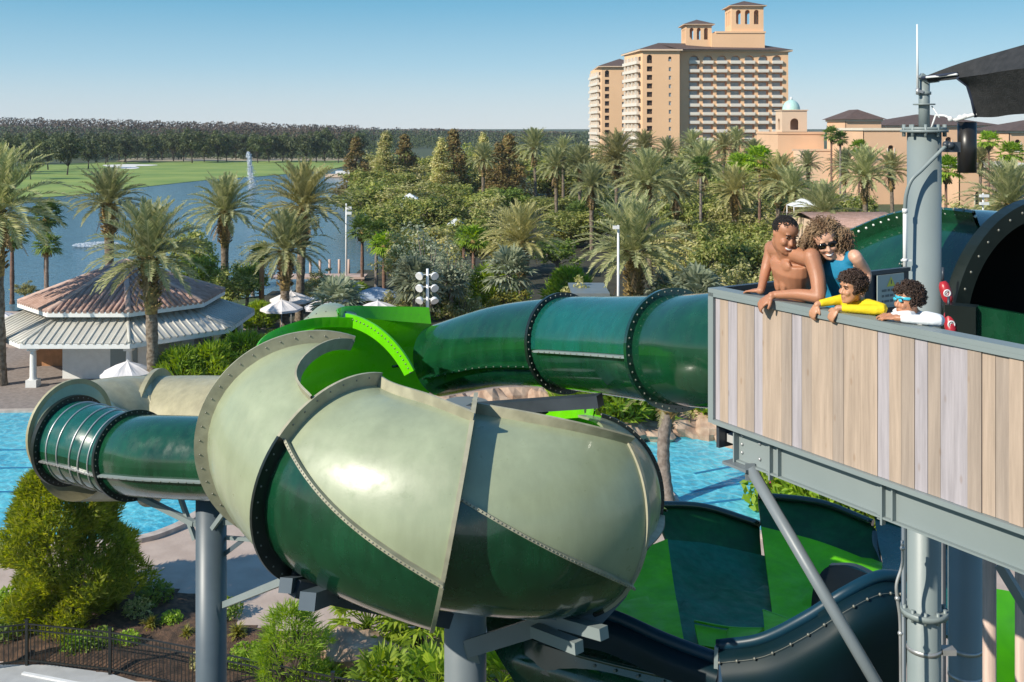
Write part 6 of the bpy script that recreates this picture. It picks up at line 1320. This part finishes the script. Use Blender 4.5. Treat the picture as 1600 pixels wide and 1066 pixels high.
def hand(b,wr,dirv,nrm,sc_=1.0,curl=.6,thumb=1,r=.0085):
    """wr wrist, dirv fingers direction, nrm back-of-hand normal"""
    wr=V(wr); d=Vector(dirv).normalized(); nn=Vector(nrm); nn=(nn-d*nn.dot(d)).normalized(); s=d.cross(nn)*thumb
    M=Matrix(((s.x,d.x,nn.x),(s.y,d.y,nn.y),(s.z,d.z,nn.z))); c=wr+d*.048*sc_; b.sph(c,.05*sc_,14,M=M,sc=(.84,1.05,.30)); b.sph(wr+d*.01*sc_,.028*sc_,10)
    for k,(x,L_) in enumerate(((-.032,.062),(-.011,.072),(.011,.078),(.032,.070))):
        p=wr+d*.085*sc_+s*x*sc_; p1=p+(d*math.cos(curl*.5)-nn*math.sin(curl*.5))*L_*.5*sc_; p2=p1+(d*math.cos(curl*1.6)-nn*math.sin(curl*1.6))*L_*.32*sc_; p3=p2+(d*math.cos(curl*2.4)-nn*math.sin(curl*2.4))*L_*.25*sc_
        b.tube([p-d*.02*sc_,p,p1,p2,p3],[r*1.15*sc_,r*1.15*sc_,r*1.02*sc_,r*.92*sc_,r*.75*sc_],8)
    p=wr+d*.03*sc_+s*.032*sc_; p1=p+(s*.75+d*.7-nn*.2).normalized()*.035*sc_; p2=p1+(s*.35+d*.9-nn*.3).normalized()*.03*sc_; b.tube([p,p1,p2],[r*1.6*sc_,r*1.3*sc_,r*.95*sc_],8)
def remesh(b,name,m,par,vox=.007,smooth=3,fac=.5):
    o=b.build(name,m,par); md=o.modifiers.new('r','REMESH'); md.mode='VOXEL'; md.voxel_size=vox; md.use_smooth_shade=True; sm_=o.modifiers.new('s','SMOOTH'); sm_.iterations=smooth; sm_.factor=fac
    bpy.context.view_layer.update(); dg=bpy.context.evaluated_depsgraph_get(); me=bpy.data.meshes.new_from_object(o.evaluated_get(dg)); o.modifiers.clear(); old=o.data; o.data=me
    if not me.materials: me.materials.append(MATS[m] if isinstance(m,str) else m)
    for p in me.polygons: p.use_smooth=True
    return o
def curls(b,c,M,rx,ry,rz,n,L,r,seed,zmin=-1.0,amp=.012,gravity=.5,keep=lambda v:True,turns=2.2):
    rr=random.Random(seed); c=V(c); k=0
    while k<n:
        v=Vector((rr.gauss(0,1),rr.gauss(0,1),rr.gauss(0,1))).normalized()
        if v.z<zmin or not keep(v): continue
        k+=1; p=c+M@Vector((v.x*rx,v.y*ry,v.z*rz)); out=(M@v).normalized(); g=Vector((0,0,-gravity)); d=(out*.6+g+Vector((rr.uniform(-.4,.4),)*3)*.5).normalized(); a=d.orthogonal().normalized(); e=d.cross(a); ph=rr.uniform(0,6.28); LL=L*rr.uniform(.6,1.2); pts=[]
        for i in range(9):
            t=i/8; w_=ph+turns*2*PI*t; pts.append(p+d*LL*t+out*.25*LL*t*(1-t)+(a*math.cos(w_)+e*math.sin(w_))*amp)
        b.tube(pts,[r*.8]+[r]*7+[r*.4],5,caps=False)
def legs(b,hip,right,fwd,zf,hw,rt,rs,hh):
    for s in(-1,1):
        h=hip+right*hw*s; ft=Vector((h.x,h.y,zf+.05))-fwd*.16; kn=(h+ft)/2+fwd*.05; limb(b,[h,kn,ft],[rt,rs*1.15,rs*.7]); b.tube([ft-fwd*.05+Vector((0,0,-.015)),ft+fwd*.05+Vector((0,0,-.02)),ft+fwd*.15+Vector((0,0,-.028))],[.035,.036,.022],10)
        b.sph(ft,rs*.72,10)
# ---- man
def mkperson(label,loc): return thing('person',label,'person',loc)
man=mkperson('bare-chested man with short black hair leaning on the rail and smiling down',tuple(P(1240,495,7.35))[:2]+(ZF,))
sR,sL=P(1206,388,7.42),P(1268,401,6.97); rt=(sL-sR).normalized(); fw=Vector((rt.y,-rt.x,0)).normalized(); fw=fw if fw.y<0 else -fw
b=MB()
loft(b,[((1229,388,7.12),.05,.055),((1231,394,7.15),.075,.065),((1235,399,7.18),.15,.085),((1236,407,7.19),.185,.105),((1236,420,7.2),.18,.12),((1237,436,7.23),.155,.11),((1238,452,7.27),.135,.098),((1240,470,7.32),.145,.105),((1240,488,7.35),.165,.12),((1240,500,7.37),.15,.11)],rt)
PM=Matrix(((rt.x,fw.x,0),(rt.y,fw.y,0),(rt.z,fw.z,1)))
for s in(-1,1): b.sph(P(1237,413,7.2)+rt*s*.062+fw*.092,1,12,M=PM,sc=(.06,.024,.045)); b.sph(P(1237,440,7.23)+rt*s*.035+fw*.095,1,10,M=PM,sc=(.036,.02,.075))
wR=W(ut(1184),.03,ZR+.05); limb(b,[sR,P(1205,394,7.39),P(1196,424,7.36),wR],[.056,.050,.037,.025]); eL=W(ut(1268),.07,ZR+.07); wL=W(ut(1215),-.03,ZR+.052); limb(b,[sL,sL.lerp(eL,.5)+WN*.02,eL],[.060,.052,.044]); limb(b,[eL,eL.lerp(wL,.45)+Vector((0,0,.012)),wL],[.044,.038,.027])
limb(b,[P(1231,393,7.15),P(1212,391,7.35)],[.06,.062]); limb(b,[P(1233,395,7.15),P(1262,403,7.0)],[.058,.058])
hand(b,wR,-WA-Vector((0,0,.12)),(0,-.1,1),1.0,.22,1)
hand(b,wL-WN*.015,-WA*.55-WN*.55-Vector((0,0,.62)),-WN*.7+Vector((0,0,.7)),1.05,.7,-1)
MM=face_frame((.28,-.86,-.42),R(6)); hh=.238; hc=(1226,366,7.12); T=head(b,hc,MM,hh); limb(b,[T(0,.08,-.3),P(1230,392,7.16)],[.060,.066])
legs(b,P(1240,500,7.37),rt,fw,ZF,.09,.085,.05,1)
mb=remesh(b,'body','skin_man',man,.0065,4,.45)
features(man,T,hh,MM)
b=MB(); c=V(hc)
hb=MB(); hb.sph(T(0,.065,.175),hh,20,M=MM,sc=(.355,.405,.345))
for k in range(1500):
    v=Vector((rnd.gauss(0,1),rnd.gauss(0,1),rnd.gauss(0,1))).normalized()
    if v.z<-.30 or (v.y<-.35 and v.z<.45): continue
    q=T(v.x*.352,.065+v.y*.40,.175+v.z*.345); hb.sph(q,.006,5)
hb.build('hair','hair_black',man)
b=MB(); loft(b,[((1240,470,7.32),.152,.112),((1240,488,7.35),.172,.127),((1240,500,7.37),.165,.122)],rt)
for s in(-1,1): h=P(1240,500,7.37)+rt*.09*s; b.tube([h+Vector((0,0,.05)),h+Vector((0,0,-.42))],[.098,.105],14)
b.build('shorts','cloth_navy',man)
# ---- woman
wo=mkperson('woman with big curly brown hair, sunglasses and sleeveless teal top leaning on the man',tuple(P(1315,480,7.0))[:2]+(ZF,))
sR,sL=P(1293,401,7.20),P(1335,400,6.90); rt=(sL-sR).normalized(); fw=Vector((rt.y,-rt.x,0)).normalized(); fw=fw if fw.y<0 else -fw
b=MB(); tors=[((1304,390,7.0),.042,.045),((1307,396,7.01),.06,.055),((1314,401,7.03),.125,.07),((1314,411,7.04),.14,.09),((1314,425,7.05),.135,.105),((1315,441,7.07),.115,.085),((1316,455,7.09),.11,.08),((1316,473,7.12),.14,.10),((1316,490,7.14),.15,.11)]
loft(b,tors,rt); limb(b,[sL,P(1339,405,6.88),P(1355,430,6.92),P(1349,452,6.84)],[.045,.043,.032,.024]); limb(b,[sR,P(1283,412,7.28),P(1273,440,7.46)],[.045,.04,.03]); hand(b,P(1348,455,6.83),(-.4,-.1,-.8),(.3,-.9,0),.85,.5,1)
MW=face_frame((-.10,-.90,-.38),R(-16)); hh=.228; hc=(1290,376,7.02); T=head(b,hc,MW,hh); limb(b,[T(0,.08,-.3),P(1306,396,7.01)],[.045,.05])
legs(b,P(1316,490,7.14),rt,fw,ZF,.08,.078,.045,1)
remesh(b,'body','skin_woman',wo,.0065,4,.45); features(wo,T,hh,MW,glasses=True)
b=MB()
for s in(-1,1): b.sph(T(s*.15,-.365,.045),.145*hh,16,M=MW,sc=(1.0,.28,.72))
b.tube([T(-.33,-.05,.08),T(-.28,-.33,.08),T(0,-.405,.075),T(.28,-.33,.08),T(.33,-.05,.08)],.02*hh,6); b.build('sunglasses','lens_black',wo)
hb=MB(); hb.sph(T(0,.15,.10),hh,16,M=MW,sc=(.38,.38,.40))
curls(hb,T(0,.12,.10),MW,.36*hh,.38*hh,.40*hh,1300,.065,.0025,5,zmin=-.6,amp=.007,gravity=.5,keep=lambda v: not(v.y<-.15 and v.z<.72 and abs(v.x)<.80))
curls(hb,T(-.42,.12,-.10),MW,.16*hh,.22*hh,.42*hh,420,.085,.0025,6,amp=.008,gravity=.8); curls(hb,T(.44,.10,-.06),MW,.18*hh,.26*hh,.40*hh,500,.085,.0025,7,amp=.008,gravity=.8); curls(hb,T(0,.32,-.15),MW,.4*hh,.2*hh,.45*hh,330,.085,.0025,8,amp=.008,gravity=.8)
hb.build('hair','hair_curly',wo)
b=MB(); loft(b,[(tors[2][0],.118,.076),(tors[3][0],.147,.097),(tors[4][0],.143,.113),(tors[5][0],.123,.093),(tors[6][0],.118,.088),(tors[7][0],.148,.108),(tors[8][0],.16,.118),((1316,503,7.16),.165,.12)],rt)
limb(b,[P(1298,398,7.12),P(1296,405,7.12)],[.03,.04]); limb(b,[P(1327,399,6.94),P(1328,407,6.94)],[.032,.045]); remesh(b,'top','cloth_teal',wo,.009,2)
b=MB()
#vn=[P(1303,397,6.80),P(1298,404,6.80),P(1304,422,6.815),P(1310,408,6.79)]; b.add(vn,[(0,1,2,3)]); b.v=[tuple(Vector(v)) for v in b.v]
b2=MB(); 
for s in(-1,1): h=P(1316,490,7.14)+rt*.08*s; b2.tube([h+Vector((0,0,.05)),h+Vector((0,0,-.38))],[.09,.08],14)
b2.build('shorts','cloth_navy',wo)
# ---- children
def child(label,hc,fd,roll,hh,shR,shL,chest,hip,arms,skinm,shirt,seed,hairn):
    k=mkperson(label,tuple(V(hip))[:2]+(ZF,)); rt=(V(shL)-V(shR)).normalized(); fw=Vector((rt.y,-rt.x,0)).normalized(); fw=fw if fw.y<0 else -fw
    b=MB(); M=face_frame(fd,roll); T=head(b,hc,M,hh,True); nb=(V(shR)+V(shL))/2+Vector((0,0,.02)); limb(b,[T(0,.1,-.3),nb],[.036,.042]); 
    secs=[(nb+Vector((0,0,.01)),.05,.045),(nb-Vector((0,0,.02)),.105,.062),(V(chest),.12,.085),((V(chest)+V(hip))/2,.105,.075),(V(hip),.115,.085),(V(hip)-Vector((0,0,.06)),.11,.08)]; loft(b,secs,rt)
    for a in arms:
        limb(b,a[0],[.032,.026,.019]); hand(b,V(a[0][-1]),a[1],a[2],.74,a[3],a[4],.010)
    legs(b,V(hip)-Vector((0,0,.04)),rt,fw,ZF,.06,.06,.036,1); remesh(b,'body',skinm,k,.0058,3,.45); features(k,T,hh,M,smile=False,brow='hair_dark')
    s=MB(); loft(s,[(nb+Vector((0,0,.006)),.062,.055),(nb-Vector((0,0,.018)),.125,.078),(nb-Vector((0,0,.06)),.14,.095),(V(chest),.138,.10),((V(chest)+V(hip))/2,.12,.09),(V(hip),.128,.096)],rt)
    for a in arms: limb(s,[a[0][0],a[0][1],V(a[0][1]).lerp(V(a[0][2]),.86)],[.047,.036,.025])
    remesh(s,'shirt',shirt,k,.008,2)
    h=MB(); h.sph(T(0,.05,.16),hh,16,M=M,sc=(.35,.39,.35)); curls(h,T(0,.05,.15),M,.34*hh,.39*hh,.35*hh,hairn,.034,.003,seed,zmin=-.55,amp=.0075,gravity=.1,keep=lambda v: not(v.y<-.45 and v.z<.42),turns=1.5); h.build('hair','hair_dark',k)
    sh=MB(); 
    for q in(-1,1): e=V(hip)+rt*.06*q; sh.tube([e+Vector((0,0,.03)),e+Vector((0,0,-.25))],[.078,.08],12)
    sh.build('shorts','cloth_navy',k); return k,T,M
child('curly-haired child in yellow long-sleeved shirt looking left over the rail',(1331,450,6.60),(-.93,-.30,-.12),R(4),.185,(1320,468,6.80),(1354,475,6.58),(1341,500,6.70),(1345,530,6.80),
 [([(1356,478,6.56),W(ut(1358),.13,ZR+.05),W(ut(1314),-.03,ZR+.045)],-WA*.35-WN*.4-Vector((0,0,.75)),-WN+Vector((0,0,.4)),.7,1),([(1319,471,6.80),W(ut(1300),.14,ZR+.08),W(ut(1282),-.03,ZR+.045)],-WA*.2-WN*.4-Vector((0,0,.85)),-WN+Vector((0,0,.3)),.6,-1)],'skin_boy','cloth_yellow',3,800)
k,T,M=child('child in white shirt with cyan swim goggles on the back of curly hair',(1419,470,6.32),(-.95,-.24,-.10),R(2),.19,(1404,489,6.52),(1447,495,6.26),(1427,520,6.42),(1432,550,6.50),
 [([(1448,498,6.25),W(ut(1446),.12,ZR+.05),W(ut(1402),.0,ZR+.045)],-WA-Vector((0,0,.05)),Vector((-.2,-.2,.9)),.5,1),([(1404,492,6.52),W(ut(1402),.12,ZR+.05),W(ut(1388),.02,ZR+.045)],-WA-Vector((0,0,.05)),Vector((-.2,-.2,1)),.8,-1)],'skin_child','cloth_white',9,850)
hh=.19; b=MB(); N=28; b.tube([T(.375*math.cos(a),.03+.42*math.sin(a),.10+.05*math.sin(a)*-1+.02) for a in[2*PI*i/N for i in range(N)]],.006,8,closed=True,ell=(1.6,.5))
for s in(-1,1): b.sph(T(s*.14,-.385,.09),.095*hh,12,M=M,sc=(1,.4,.65))
b.build('swim_goggles','goggle_cyan',k)
# ---- haze
hz=MB(); hz.box((0,900,29),(3600,2100,60)); ho=hz.build('haze',mat('haze_air',(1,1,1)),loc=(0,0,0)); tag(ho,'thin pale air over the whole resort and forest','haze',kind='stuff')
nt=MATS['haze_air'].node_tree; nt.nodes.clear(); out=nt.nodes.new('ShaderNodeOutputMaterial'); pv=nt.nodes.new('ShaderNodeVolumePrincipled'); pv.inputs['Color'].default_value=(.80,.88,1,1); pv.inputs['Density'].default_value=.00010; pv.inputs['Anisotropy'].default_value=0; nt.links.new(pv.outputs[0],out.inputs['Volume'])
# ---- finish
for o in bpy.data.objects:
    if '_off' in o: del o['_off']
lost=[o for o in bpy.data.objects if o.type=='MESH' and o.parent is None and 'kind' not in o and 'category' not in o]
print('untagged',[o.name for o in lost][:10])
